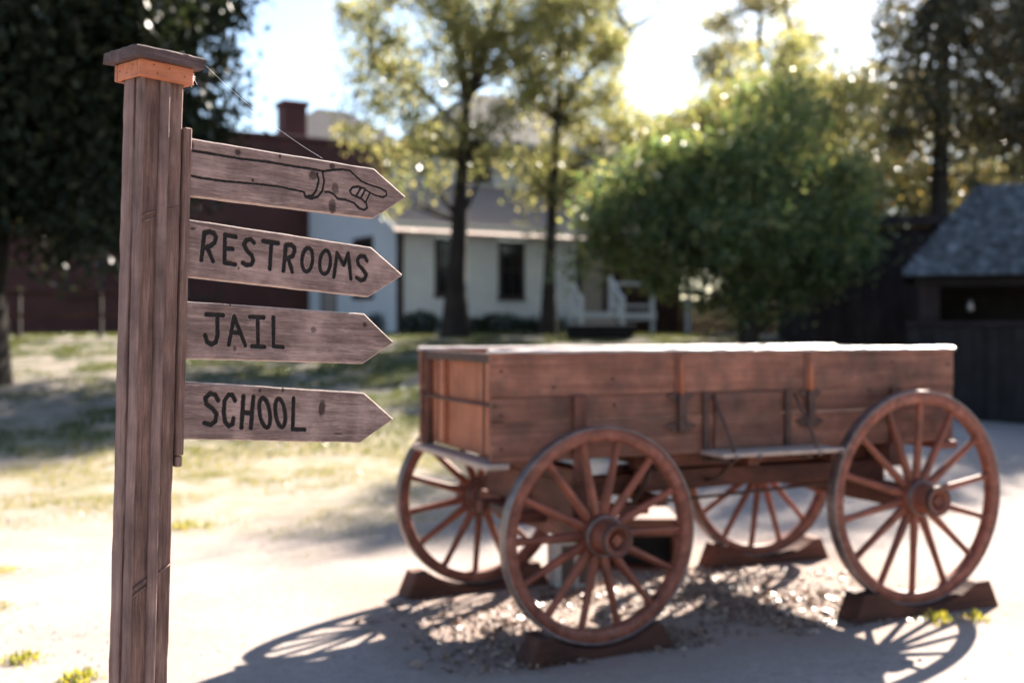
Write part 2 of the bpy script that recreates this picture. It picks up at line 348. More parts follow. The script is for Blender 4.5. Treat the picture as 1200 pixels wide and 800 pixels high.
BOARD_DATA = {'hand': {
 'PL': [-0.7797, 2.68, 0.3944], 'phi': -1.24, 'shoulder': 578, 'tip': (697, 3), 
  'strokes': {'sleeve_top': [[(4.6, 39.9), (61.3, 39.7), (137.8, 38.8), (229.8, 41.7), (306.9, 41.1), (373.4, 41.5), (404.1, 40.4)]], 'sleeve_bottom': [[(1.4, -20.6), (34.1, -23.1), (97.6, -23.0), (181.5, -19.2), (256.5, -17.3), (339.9, -22.3)]], 'cuff': [[(339.9, -22.3), (344.8, -34.8), (363.0, -37.8), (385.1, -29.9), (400.4, -11.6), (405.3, 13.9), (399.3, 38.1)], [(382.4, 32.2), (387.6, 11.8), (379.3, -14.0), (368.2, -29.0), (346.8, -33.5)]], 'hand': [[(404.1, 40.4), (435.1, 48.2), (466.6, 53.4), (492.9, 52.8), (509.7, 42.4), (531.8, 29.1), (561.4, 22.3), (596.6, 18.3), (621.7, 10.7), (625.0, 0.6), (610.7, -6.8), (580.6, -3.8), (559.6, 2.5), (543.2, 9.9), (521.2, 13.0), (501.1, 8.4), (492.7, -2.8), (500.1, -12.1), (518.2, -15.8), (536.6, -20.7), (551.5, -30.6), (554.6, -41.7), (544.5, -49.6), (526.2, -46.9), (507.8, -33.4), (479.0, -28.0), (452.1, -28.1), (436.5, -17.0), (422.5, -13.0), (408.7, -14.5)], [(532.2, 10.9), (514.6, -13.9)], [(546.9, 8.0), (530.7, -19.0)], [(564.1, 0.7), (549.9, -26.1)]]}, 
  'knots': [(136.2, 54.2, 8.4, 7.3), (431.4, 57.3, 9.7, 7.8), (262.4, 61.0, 3.9, 4.8), (7.1, 53.7, 6.7, 8.0), (181.3, -10.3, 3.6, 4.7), (368.3, 24.9, 13.5, 14.3), (443.1, -1.1, 11.2, 16.8), (433.7, -49.6, 12.5, 19.0)]}, 'rest': {
 'PL': [-0.7871, 2.68, 0.1994], 'phi': -3.65, 'shoulder': 574, 'tip': (695, 4), 
  'strokes': {'R': [[(47.9, 42.5), (43.6, -24.0)], [(47.9, 42.5), (62.0, 46.8), (74.9, 44.4), (81.2, 35.5), (78.1, 21.8), (67.0, 12.8), (50.2, 6.2)], [(57.6, 7.6), (76.3, -23.9)]], 'E': [[(105.9, 44.8), (108.5, -24.5)], [(105.9, 44.8), (137.5, 43.6)], [(108.0, 11.5), (130.5, 12.6)], [(108.5, -24.5), (140.1, -25.3)]], 'S': [[(190.9, 36.1), (182.4, 42.9), (168.0, 39.6), (161.5, 27.2), (170.8, 13.7), (186.9, 2.4), (191.9, -9.2), (186.5, -20.3), (173.2, -23.8), (160.8, -18.9)]], 'T': [[(218.4, 43.1), (263.9, 43.4)], [(243.6, 42.5), (242.8, -24.9)]], 'R2': [[(288.6, 41.0), (285.1, -25.8)], [(288.6, 41.0), (304.7, 44.0), (314.8, 38.7), (316.8, 28.0), (311.1, 14.9), (290.9, 5.0)], [(298.6, 6.9), (312.4, -25.2)]], 'O': [[(376.5, 12.9), (375.4, 3.0), (372.8, -6.0), (368.8, -13.4), (363.8, -18.4), (358.4, -20.5), (353.1, -19.5), (348.4, -15.5), (344.8, -9.0), (342.5, -0.5), (341.9, 9.0), (342.9, 18.8), (345.5, 27.8), (349.5, 35.2), (354.4, 40.2), (359.8, 42.4), (365.1, 41.5), (369.9, 37.6), (373.6, 31.0), (375.9, 22.5), (376.5, 12.9)]], 'O2': [[(435.6, 12.1), (434.5, 2.1), (431.8, -7.0), (427.6, -14.5), (422.5, -19.6), (417.0, -21.7), (411.5, -20.7), (406.7, -16.7), (402.9, -10.1), (400.6, -1.5), (400.0, 8.2), (401.0, 18.1), (403.8, 27.3), (407.8, 34.8), (412.9, 39.9), (418.4, 42.1), (423.9, 41.1), (428.8, 37.2), (432.6, 30.6), (435.0, 21.9), (435.6, 12.1)]], 'M': [[(449.2, -25.7), (456.3, 40.3), (480.8, 10.3), (494.5, 43.0), (508.2, -25.6)]], 'S2': [[(560.9, 30.4), (552.8, 41.0), (536.7, 40.9), (527.2, 29.5), (532.4, 15.8), (550.1, 3.3), (561.2, -8.8), (555.4, -22.1), (542.4, -26.2), (528.1, -20.2)]]}, 
  'knots': [(149.6, -33.1, 3.0, 5.2), (16.3, 48.5, 7.8, 3.0)]}, 'jail': {
 'PL': [-0.7941, 2.68, 0.001], 'phi': -2.47, 'shoulder': 559, 'tip': (669, -6), 
  'strokes': {'J': [[(61.7, 41.5), (109.5, 41.6)], [(92.6, 39.2), (95.2, -8.6), (90.9, -26.0), (78.8, -32.3), (66.3, -25.9), (60.6, -9.9)]], 'A': [[(128.0, -30.7), (141.0, 40.8), (176.2, -30.5)], [(135.8, 0.5), (160.3, -0.9)]], 'I': [[(186.6, 41.7), (228.5, 41.8)], [(209.9, 40.8), (214.8, -31.8)], [(195.8, -32.4), (234.2, -32.7)]], 'L': [[(257.7, 44.3), (261.5, -30.3), (291.3, -31.9)]]}, 
  'knots': [(387.0, 17.5, 8.5, 8.0), (561.6, 39.5, 7.9, 6.1), (122.6, 68.2, 8.0, 3.5), (145.6, -39.1, 4.7, 7.0), (7.4, 9.6, 3.2, 2.9)]}, 'school': {
 'PL': [-0.7982, 2.68, -0.1928], 'phi': -5.12, 'shoulder': 561, 'tip': (676, 0), 
  'strokes': {'S': [[(98.4, 28.3), (89.9, 41.3), (73.9, 44.4), (62.1, 33.1), (65.6, 18.6), (85.7, 6.6), (96.5, -6.3), (95.1, -22.6), (82.5, -32.8), (64.3, -28.4)]], 'C': [[(146.5, 30.4), (138.3, 43.5), (126.8, 43.5), (117.2, 29.1), (116.2, 1.8), (122.5, -23.8), (133.8, -34.4), (144.8, -28.6), (146.4, -14.6)]], 'H': [[(170.6, 41.5), (171.7, -36.4)], [(200.3, 41.4), (199.6, -37.2)], [(172.4, 1.3), (199.8, -0.2)]], 'O': [[(254.0, 3.2), (256.1, -8.6), (256.6, -19.4), (255.2, -27.9), (252.1, -33.5), (247.6, -35.5), (242.3, -33.7), (236.6, -28.4), (231.0, -20.1), (226.1, -9.6), (222.4, 2.1), (220.3, 13.8), (219.9, 24.5), (221.3, 33.0), (224.3, 38.5), (228.7, 40.6), (234.0, 39.0), (239.7, 33.8), (245.3, 25.5), (250.2, 15.0), (254.0, 3.2)]], 'O2': [[(301.1, 4.3), (302.9, -7.2), (303.1, -17.6), (301.6, -25.9), (298.6, -31.3), (294.4, -33.2), (289.4, -31.6), (284.0, -26.4), (278.9, -18.3), (274.5, -8.1), (271.2, 3.3), (269.4, 14.7), (269.2, 25.0), (270.6, 33.3), (273.6, 38.7), (277.8, 40.8), (282.8, 39.2), (288.1, 34.1), (293.3, 26.0), (297.7, 15.8), (301.1, 4.3)]], 'L': [[(324.8, 43.4), (328.8, -37.6), (367.3, -37.7)]]}, 
  'knots': [(420.0, 20.8, 10.6, 21.3), (217.9, 59.0, 4.9, 5.1), (288.3, 62.5, 4.4, 4.6), (480.0, -46.4, 15.1, 2.1)]}}

# ---------------------------------------------------------------- ground
def axis(fine0, fine1, step, lo, hi):
    a = list(np.arange(fine0, fine1+1e-6, step)); s = step
    while a[-1] < hi: s *= 1.35; a.append(a[-1]+s)
    s = step
    while a[0] > lo: s *= 1.35; a.insert(0, a[0]-s)
    return np.array(a)
gx = axis(-9, 13, .16, -160, 160); gy = axis(2, 32, .16, -60, 260)
GX, GY = np.meshgrid(gx, gy, indexing='ij')
GZ = gz(GX, GY)+.02*(vnoise(GX, GY, .7)-.5)+.012*(vnoise(GX, GY, 2.3)-.5)
ix = np.arange(GX.size).reshape(GX.shape)
F = np.stack([ix[:-1, :-1], ix[1:, :-1], ix[1:, 1:], ix[:-1, 1:]], -1).reshape(-1, 4)
gme = np_mesh('ground', np.stack([GX, GY, GZ], -1).reshape(-1, 3), F, M['ground'], True)
fattr(gme, 'turf', turf(GX, GY)); fattr(gme, 'lush', ss((GY-13)/4))
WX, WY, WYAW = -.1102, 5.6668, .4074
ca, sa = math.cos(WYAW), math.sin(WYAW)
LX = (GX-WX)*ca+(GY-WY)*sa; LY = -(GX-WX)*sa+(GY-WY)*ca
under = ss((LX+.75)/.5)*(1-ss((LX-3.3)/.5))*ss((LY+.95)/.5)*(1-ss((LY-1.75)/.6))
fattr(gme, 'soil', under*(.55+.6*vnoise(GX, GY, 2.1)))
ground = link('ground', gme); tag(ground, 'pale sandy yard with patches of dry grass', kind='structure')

# ---------------------------------------------------------------- signpost
YAW = R(47); LEAN = math.atan(.0295)
PB = Vector((-.9247, 2.58, 0))
post_root = thing('signpost', 'weathered wooden signpost with a square cap and four carved arrow boards', 'signpost', PB)
PM = Matrix.Rotation(LEAN, 4, 'Y') @ Matrix.Rotation(YAW, 4, 'Z')
def pbox(name, lo, hi, mat, c=.003, parent=post_root, matrix=PM):
    mb = MB(); mb.box(lo, hi, c); return mb.build(name, mat, parent, matrix=matrix)
def rough_bar(name, lo, hi, mat, amp=.0012, c=.003, seg=60):
    # a long upright timber with slightly uneven edges
    lo = np.array(lo); hi = np.array(hi); h = (hi-lo)/2; ct = (hi+lo)/2
    prof = [(-1, -1, 1, 0), (1, -1, -1, 0), (1, -1, 0, 1), (1, 1, 0, -1), (1, 1, -1, 0), (-1, 1, 1, 0), (-1, 1, 0, -1), (-1, -1, 0, 1)]
    V = []; zs = np.linspace(lo[2], hi[2], seg); n = len(prof)
    for i, z in enumerate(zs):
        for sx, sy, cx_, cy_ in prof:
            j = rng.normal(0, amp*.5, 2)+amp*np.sin(z*9+sx+2*sy)*.5
            V.append((ct[0]+sx*h[0]+cx_*c+j[0], ct[1]+sy*h[1]+cy_*c+j[1], z))
    Fs = [(i*n+k, i*n+(k+1) % n, (i+1)*n+(k+1) % n, (i+1)*n+k) for i in range(seg-1) for k in range(n)]
    mb = MB(); mb.add(V, Fs); mb.add(V[:n], [tuple(range(n))[::-1]]); mb.add(V[-n:], [tuple(range(n))])
    return mb.build(name, mat, post_root, matrix=PM)
rough_bar('post', (.006, .006, -.3), (.111, .070, 2.262), M['post'])
rough_bar('corner_strip', (-.001, -.001, -.3), (.010, .027, 2.262), M['strip'], .0008)
rough_bar('face_strip', (.047, -.004, -.3), (.072, .008, 2.262), M['strip'], .0008)
rough_bar('side_board', (-.004, .0345, -.3), (.008, .079, 2.262), M['strip'])
rough_bar('back_board', (.006, .0705, -.3), (.105, .092, 2.262), M['post'])
# branch whorls that cross the faces
def whorl(z, dz, r):
    for k, off in enumerate((0, -.016)):
        mb = MB(); mb.tube([(.011, .0055, z+off), (.028, .0045, z+off+dz*.22), (.0465, .0055, z+off+dz*.45)], [r*.5, r*(1-.25*k), r*.7], 8)
        mb.build('branch_whorl', M['post'], post_root, True, matrix=PM)
    mb = MB(); mb.tube([(.0725, .0055, z+dz*.62), (.093, .005, z+dz*.85), (.111, .006, z+dz*1.05)], [r*.6, r*.55, r*.3], 8)
    mb.build('branch_whorl', M['post'], post_root, True, matrix=PM)
whorl(1.052, .048, .0055); whorl(1.93, .03, .003)
# cap: apron trim boards and square top
CZ = 2.248
for nm, lo, hi in (('cap_trim', (-.013, -.016, CZ), (.124, -.0005, CZ+.040)), ('cap_trim', (-.013, .093, CZ), (.124, .108, CZ+.040)),
                   ('cap_trim', (-.0125, 0, CZ), (-.0065, .0925, CZ+.040)), ('cap_trim', (.112, 0, CZ), (.1235, .0925, CZ+.040))):
    pbox(nm, lo, hi, M['apron'], .002)
mb = MB(); n = 12
V = []
for s_, z in ((0, CZ+.0405), (0, CZ+.064)):
    ring = []
    for i in range(n): ring.append((-.033+.178*i/n, -.033))
    for i in range(n): ring.append((.145, -.033+.158*i/n))
    for i in range(n): ring.append((.145-.178*i/n, .125))
    for i in range(n): ring.append((-.033, .125-.158*i/n))
    for (x, y) in ring: V.append((x+rng.normal(0, .0007), y+rng.normal(0, .0007), z+rng.normal(0, .0006)))
nn = 4*n
top = [(.056+(x-.056)*.96, .046+(y-.046)*.96, z+.0035) for x, y, z in V[nn:]]
V += top
Fs = [(i, (i+1) % nn, nn+(i+1) % nn, nn+i) for i in range(nn)]+[(nn+i, nn+(i+1) % nn, 2*nn+(i+1) % nn, 2*nn+i) for i in range(nn)]
Fs += [tuple(range(nn))[::-1], tuple(range(2*nn, 3*nn))]
mb.add(V, Fs); mb.build('cap', M['cap'], post_root, matrix=PM)
def nail(p, q):
    mb = MB(); mb.tube([p, q], .0016, 6); mb.build('nail', M['nail'], post_root, matrix=PM)
for x, z in ((.02, CZ+.03), (.06, CZ+.028), (.10, CZ+.017), (.03, CZ+.012)):
    nail((x, -.0165, z), (x, -.0175, z))
for y, z in ((.02, CZ+.03), (.05, CZ+.014), (.082, CZ+.022)):
    nail((-.0125, y, z), (-.0136, y, z))
# batten the boards are fixed to, with a notched foot
pbox('sign_batten', (.113, -.002, 1.362), (.1335, .026, 2.150), M['post'], .003)
pbox('batten_foot', (.1145, .001, 1.334), (.132, .022, 1.3605), M['post'], .003)
pbox('backing_rail', (.1135, .0275, 1.34), (.1325, .0920, 2.13), M['post'], .003)

def seg_dist(px, pz, pl):
    d = np.full(px.shape, 1e9)
    for (x0, z0), (x1, z1) in zip(pl[:-1], pl[1:]):
        dx, dz = x1-x0, z1-z0; L2 = dx*dx+dz*dz+1e-9
        t = np.clip(((px-x0)*dx+(pz-z0)*dz)/L2, 0, 1)
        d = np.minimum(d, np.hypot(px-x0-t*dx, pz-z0-t*dz))
    return d
def sign_board(key, label, hw, depth, part_name):
    D = BOARD_DATA[key]; sh = D['shoulder']; tx, tz = D['tip']; H2 = 70.0; step = 1.35
    xs = np.concatenate([np.arange(-1, sh, step), np.linspace(sh, tx-1.5, int((tx-sh)/1.0))]); ny = 108
    vv = np.linspace(-1, 1, ny)
    low = np.interp(xs, [-10, sh, tx], [-H2, -H2, tz-1.5]); high = np.interp(xs, [-10, sh, tx], [H2, H2, tz+1.5])
    wob = lambda a, f: np.convolve(rng.normal(0, 1, len(xs)+40), np.ones(41)/41, 'valid')*a*2.5+rng.normal(0, .06, len(xs))
    low = low+wob(.7, 0); high = high+wob(.7, 0)
    X = np.repeat(xs[:, None], ny, 1); Z = low[:, None]+(high-low)[:, None]*(vv[None]+1)/2
    edge = np.minimum(np.minimum(Z-low[:, None], high[:, None]-Z), np.minimum(X-xs[0], np.where(X > sh, 99, 99)))
    sunlit_rim = (1-ss((edge-.8)/2.2))*(.35+.9*vnoise(X+50, Z, .08)); Y = 2.9*(1-ss(edge/4.6))+.22*(vnoise(X, Z*6, .035)-.5)+.35*(vnoise(X+77, Z*9, .02)-.5)  # pale outer rim painted to stand in for sun on the board edges
    ink = np.zeros_like(X); owner = np.full(X.shape, -1); names = list(D['strokes'])
    jit = 1.0*(vnoise(X+31, Z+17, .16)-.5)+.9*(vnoise(X+5, Z*3+9, .3)-.5)
    for i, c in enumerate(names):
        d = np.full(X.shape, 1e9)
        for pl in D['strokes'][c]: d = np.minimum(d, seg_dist(X, Z, pl))
        d = d+jit
        Y = Y+depth*(1-ss((d-(hw-2.2))/2.6)); ink = np.maximum(ink, 1-ss((d-(hw-.5))/1.1))
        owner[(d < hw+.9) & (owner < 0)] = i
    knot = np.zeros_like(X)
    for (kx, kz, rx, rz) in D['knots']:
        d = np.hypot((X-kx)/max(rx, 1), (Z-kz)/max(rz, 1))*(1+.35*(vnoise(X, Z, .3)-.5))
        k = 1-ss((d-.7)/.6); knot = np.maximum(knot, k); Y = Y+1.3*k*(1-ink)
    P = np.stack([X, Y, Z], -1).reshape(-1, 3)/1000
    nx = len(xs); idx = np.arange(nx*ny).reshape(nx, ny)
    Fq = np.stack([idx[:-1, :-1], idx[1:, :-1], idx[1:, 1:], idx[:-1, 1:]], -1).reshape(-1, 4)
    fo = owner.reshape(-1)[Fq]; fown = fo.max(1)
    d_ = Vector((math.cos(YAW)*math.cos(R(D['phi'])), math.sin(YAW)*math.cos(R(D['phi'])), math.sin(R(D['phi']))))
    nrm = Vector((-math.sin(YAW), math.cos(YAW), 0)); up = d_.cross(nrm)
    m = Matrix((d_, nrm, up)).transposed().to_4x4(); m.translation = Vector(D['PL'])+Vector((0, 0, CAM_H))-PB
    def sub(name, fsel, parent, extra=None, mtx=None):
        f = Fq[fsel]; u, inv = np.unique(f, return_inverse=True); f2 = inv.reshape(-1, 4); V = P[u]; a = ink.reshape(-1)[u]; b_ = knot.reshape(-1)[u]; e_ = sunlit_rim.clip(0, 1).reshape(-1)[u]
        if extra is not None:                      # rim and back of the board
            loop = np.concatenate([idx[:, 0], idx[-1, 1:], idx[::-1, -1][1:], idx[0, ::-1][1:-1]])
            A = P[loop]; Bk = A.copy(); Bk[:, 1] = .0245; o = len(V); nl = len(loop)
            V = np.concatenate([V, A, Bk]); ii = np.arange(nl); jj = (ii+1) % nl
            f2 = np.concatenate([f2, np.stack([o+ii, o+nl+ii, o+nl+jj, o+jj], -1)])
            k = nx; i2 = np.arange(k-1)            # back: strip between the lower and the upper edge
            lo_ = o+nl+i2; hi_ = o+nl+(nx-1+ny-1+(nx-1))-i2
            f2 = np.concatenate([f2, np.stack([lo_, hi_, hi_-1, lo_+1], -1)])
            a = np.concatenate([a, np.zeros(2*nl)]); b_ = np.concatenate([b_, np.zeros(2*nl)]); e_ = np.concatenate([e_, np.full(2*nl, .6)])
        me = np_mesh(name, V, f2, M['sign'], True)
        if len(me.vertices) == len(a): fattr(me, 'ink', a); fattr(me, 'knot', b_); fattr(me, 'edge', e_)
        return link(name, me, parent, matrix=mtx)
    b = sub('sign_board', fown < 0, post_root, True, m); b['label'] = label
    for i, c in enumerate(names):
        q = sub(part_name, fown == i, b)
        if part_name == 'letter': q['label'] = 'carved black letter '+c[0]
        else: q.name = {'sleeve_top': 'sleeve_line', 'sleeve_bottom': 'sleeve_line', 'cuff': 'cuff', 'hand': 'pointing_hand'}[c]
    return b
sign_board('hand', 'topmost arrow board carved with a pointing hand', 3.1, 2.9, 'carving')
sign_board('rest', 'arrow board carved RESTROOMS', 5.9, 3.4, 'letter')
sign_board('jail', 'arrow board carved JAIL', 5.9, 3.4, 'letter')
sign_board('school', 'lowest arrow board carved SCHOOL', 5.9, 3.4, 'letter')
# spider threads
def thread(name, pts, r, label):
    mb = MB(); mb.tube(pts, r, 5); o = mb.build(name, M['web']); o.location = (0, 0, 0); return tag(o, label, 'spider silk')
cr = PM @ Vector((.146, -.033, CZ+.05)); cr = cr+PB
d_ = Vector((math.cos(YAW), math.sin(YAW), 0))
tgt = Vector(BOARD_DATA['hand']['PL'])+Vector((0, 0, CAM_H))+d_*.40+Vector((0, 0, .0655))
pts = [cr.lerp(tgt, t)-Vector((0, 0, .05*t*(1-t)*1.2)) for t in np.linspace(0, 1, 14)]
thread('spider_thread', pts, .00026, 'long pale spider thread slanting from post cap to the top arrow board')
mb = MB()
c0 = PB+(PM @ Vector((.126, -.008, CZ+.02)))
for k in range(26):
    a = c0+Vector(rng.normal(0, .004, 3)*np.array([1, 1, 2.2])); b_ = c0+Vector(rng.normal(0, .006, 3)*np.array([1, 1, 2.0]))
    mb.tube([a, (a+b_)/2+Vector(rng.normal(0, .002, 3)), b_], .0005, 4)
tag(mb.build('cobweb', M['web']), 'small white cobweb tuft under the right corner of the post cap', 'cobweb')

# ---------------------------------------------------------------- wagon
L, W, RIM, BOT = 3.114, 1.152, 1.553, .979
FX, WB, TRACK, RF, RR, ZF, TURN = .502, 2.131, 1.542, .5586, .6287, .050, .0354
wagon = thing('farm_wagon', 'old red-brown wooden farm wagon with four spoked wheels and an open plank box', 'wagon', (WX, WY, G(WX, WY)), WYAW)
def wb(name, lo, hi, mat, c=.005, parent=wagon, label=None):
    mb = MB(); mb.box(lo, hi, c); o = mb.build(name, mat, parent)
    if label: o['label'] = label
    return o
T = .032
for y0, y1 in ((0, T), (W-T, W)):
    wb('side_plank', (0, y0, 1.317), (L, y1, RIM-.012), M['wagX'], .004)
    wb('side_plank', (.004, y0+.001, 1.188), (L-.003, y1-.001, 1.3145), M['wagX'], .004)
    wb('side_plank', (.002, y0-.001, BOT), (L-.005, y1+.001, 1.1855), M['wagX'], .004)
    mb = MB(); prof = [(y0-.008, RIM-.0115), (y1+.008, RIM-.0115), (y1+.010, RIM-.006), (y1+.006, RIM+.001), (y1-.005, RIM+.0075), (y0+.016, RIM+.0105), (y0+.005, RIM+.0075), (y0-.006, RIM+.001), (y0-.010, RIM-.006)]
    n = len(prof); V = []; K = 40
    for i in range(K+1):
        x = -.006+(L+.012)*i/K
        for (y, z) in prof: V.append((x, y+rng.normal(0, .0012), z+rng.normal(0, .0012)))
    mb.add(V, [(i*n+k, i*n+(k+1) % n, (i+1)*n+(k+1) % n, (i+1)*n+k)[::-1] for i in range(K) for k in range(n)]+[tuple(range(n)), tuple(K*n+k for k in range(n))[::-1]])
    mb.build('top_strip', M['caprail'], wagon)
# front gate, set back between the side planks
FXG = .075
wb('end_plank', (FXG, T+.002, 1.278), (FXG+.03, W-T-.002, RIM-.02), M['endpanel'], .004)
wb('end_plank', (FXG, T+.002, BOT+.01), (FXG+.03, W-T-.002, 1.275), M['endpanel'], .004)
for y in (.115, .83):
    wb('end_cleat', (FXG-.038, y, BOT+.03), (FXG-.002, y+.06, RIM-.03), M['endpanel'], .005)
    wb('iron_strap', (FXG-.042, y+.064, BOT+.03), (FXG-.003, y+.078, RIM-.03), M['iron'], .002)
wb('end_rail', (FXG-.05, T+.003, RIM-.065), (FXG-.003, W-T-.003, RIM-.015), M['iron'], .005)
mb = MB(); mb.tube([(FXG-.052, -.01, 1.272), (FXG-.052, W/2, 1.270), (FXG-.052, W+.01, 1.272)], .009, 10); mb.build('tie_rod', M['iron'], wagon, True)
for y0 in (T+.001, W-T-.028):
    wb('end_post', (FXG-.045, y0, BOT), (FXG-.001, y0+.027, RIM-.066), M['wagZ'], .004)
wb('front_sill', (-.035, -.02, BOT-.036), (.10, W+.03, BOT-.003), M['sill'], .006)
# tail gate
wb('end_plank', (L-.09, T+.002, 1.278), (L-.06, W-T-.002, RIM-.02), M['wagY'], .004)
wb('end_plank', (L-.09, T+.002, BOT), (L-.06, W-T-.002, 1.275), M['wagY'], .004)
wb('rear_sill', (L-.12, -.02, BOT-.05), (L+.015, W+.02, BOT-.003), M['beamY'], .006)
wb('end_rail', (L-.10, T+.003, RIM-.018), (L-.05, W-T-.003, RIM+.002), M['caprail'], .005)
# box floor
for i in range(5):
    wb('floor_plank', (.102, T+.003+i*.2175, BOT-.002), (L-.122, T+.003+i*.2175+.2145, BOT+.024), M['wagX'], .004)
# side cleats and their iron sockets, both sides
def bolt_row(pts, r=.009, name='bolt_head'):
    for p in pts:
        mb = MB(); mb.tube([p, (p[0], p[1]-.008, p[2])], [r, r*.7], 8); mb.build(name, M['iron'], wagon)
for a in (1.129, 2.004):
    for side in (-1, 1):
        yf = 0 if side < 0 else W
        def Y(d): return (yf+side*d)
        def sb(name, x0, x1, d0, d1, z0, z1, mat, c=.004):
            wb(name, (x0, min(Y(d0), Y(d1)), z0), (x1, max(Y(d0), Y(d1)), z1), mat, c)
        mb = MB(); mb.tube([(a, Y(.014), 1.525), (a, Y(.016), 1.42), (a, Y(.018), 1.30)], [.013, .016, .018], 10); mb.build('side_cleat', M['endpanel'], wagon, True)
        sb('cleat_board', a-.034, a-.017, .0012, .016, 1.315, 1.53, M['wagZ'])
        sb('iron_socket', a-.022, a+.026, .0025, .036, 1.10, 1.315, M['iron'], .006)
        for z, w in ((1.30, .085), (1.135, .105)):
            mb = MB(); mb.prism([(a-w, z), (a-w*.4, z+.025), (a+w*.4, z+.025), (a+w, z), (a+w*.5, z-.035), (a-w*.5, z-.035)], min(Y(.0015), Y(.012)), max(Y(.0015), Y(.012)))
            mb.build('socket_plate', M['iron'], wagon)
bolt_row([(.06, -.001, 1.22), (.06, -.001, 1.05), (.06, -.001, 1.45), (.36, -.001, 1.36), (.71, -.001, 1.40), (.72, -.001, 1.26), (2.62, -.001, 1.47), (L-.05, -.001, 1.45), (L-.05, -.001, 1.25), (L-.05, -.001, 1.08), (2.45, -.001, 1.30)])
# running board on the near side with iron hangers
wb('running_board', (1.255, -.235, .972), (2.075, -.004, .996), M['sill'], .006)
wb('side_batten', (1.345, -.022, 1.0), (1.80, -.0025, 1.312), M['wagX'], .005)
for a in (1.29, 1.845):
    wb('hanger_strap', (a-.020, -.026, .93), (a+.018, -.0035, 1.318), M['iron'], .004)
    mb = MB(); mb.tube([(a+.03, -.03, 1.30), (a+.035, -.07, 1.24), (a+.045, -.15, 1.12), (a+.05, -.20, 1.03), (a+.05, -.215, .985)], .009, 8)
    mb.tube([(a, -.03, .95), (a, -.22, .955)], .012, 8); mb.build('hanger_rod', M['iron'], wagon, True)
    for x, y in ((a+.05, -.228), (a+.2, -.23)):
        mb = MB(); mb.tube([(x, y, .975), (x, y-.014, .972)], .014, 10); mb.build('bolt_head', M['tyre'], wagon, True)
# running gear
AF, AR = ZF+RF, ZF+RR
ym = W/2
wb('bolster', (FX-.055, -.04, BOT-.125), (FX+.055, W+.04, BOT-.0465), M['beamY'], .008)
wb('bolster', (FX+WB-.06, -.04, BOT-.135), (FX+WB+.06, W+.04, BOT-.004), M['beamY'], .008)
for x in (FX, FX+WB):
    for y in (-.035, W+.003):
        wb('bolster_stake', (x-.035, y, BOT-.13), (x+.035, y+.032, 1.315), M['beamZ'], .006)
fa = Matrix.Translation((FX, ym, 0)) @ Matrix.Rotation(TURN, 4, 'Z')
def fbox(name, lo, hi, mat, c=.008):
    mb = MB(); mb.box(lo, hi, c); return mb.build(name, mat, wagon, matrix=fa)
hw_ = TRACK/2
fbox('front_axle', (-.055, -hw_+.10, AF-.065), (.055, hw_-.10, AF+.055), M['beamY'])
fbox('sand_board', (-.05, -.56, AF+.0555), (.05, .56, BOT-.126), M['beamY'])
fbox('front_hound', (-.24, -.27, AF-.01), (.62, -.20, AF+.06), M['beamX'])
fbox('front_hound', (-.24, .20, AF-.01), (.62, .27, AF+.06), M['beamX'])
fbox('sway_bar', (.56, -.45, AF+.061), (.63, .45, AF+.115), M['beamY'])
fbox('tongue_pin', (-.20, -.19, AF+.0), (-.15, .19, AF+.05), M['iron'])
wb('rear_axle', (FX+WB-.06, ym-hw_+.10, AR-.07), (FX+WB+.06, ym+hw_-.10, AR+.06), M['beamY'], .008)
wb('rear_axle_block', (FX+WB-.05, .12, AR+.0605), (FX+WB+.05, W-.12, BOT-.136), M['beamY'], .008)
mb = MB(); mb.beam((FX-.1, ym, .735), (FX+WB+.25, ym, .775), .10, .115); mb.build('reach_pole', M['beamX'], wagon)
for s_ in (-1, 1):
    mb = MB(); mb.beam((1.12, ym+s_*.11, .785), (FX+WB+.02, ym+s_*.44, .815), .085, .11); mb.build('rear_hound', M['beamX'], wagon)
    mb = MB(); mb.beam((.95, ym+s_*.36, BOT-.055), (FX+WB+.1, ym+s_*.36, BOT-.055), .07, .08); mb.build('floor_sill', M['beamX'], wagon)
for x in (1.05, 1.62, 2.2):
    wb('floor_bearer', (x-.04, -.01, BOT-.085), (x+.04, W+.01, BOT-.0145), M['beamY'], .006)
mb = MB()
mb.tube([(FX+.62, ym, .69), (1.3, ym-.2, .66), (1.9, ym-.3, .70), (FX+WB, ym-.35, .74)], .011, 8)
mb.tube([(1.45, -.05, .93), (1.5, .2, .80), (1.55, .5, .74)], .012, 8)
mb.tube([(1.02, .1, .94), (.98, .12, .80), (.95, .2, .70)], .014, 8)
mb.build('brake_rod', M['iron'], wagon, True)
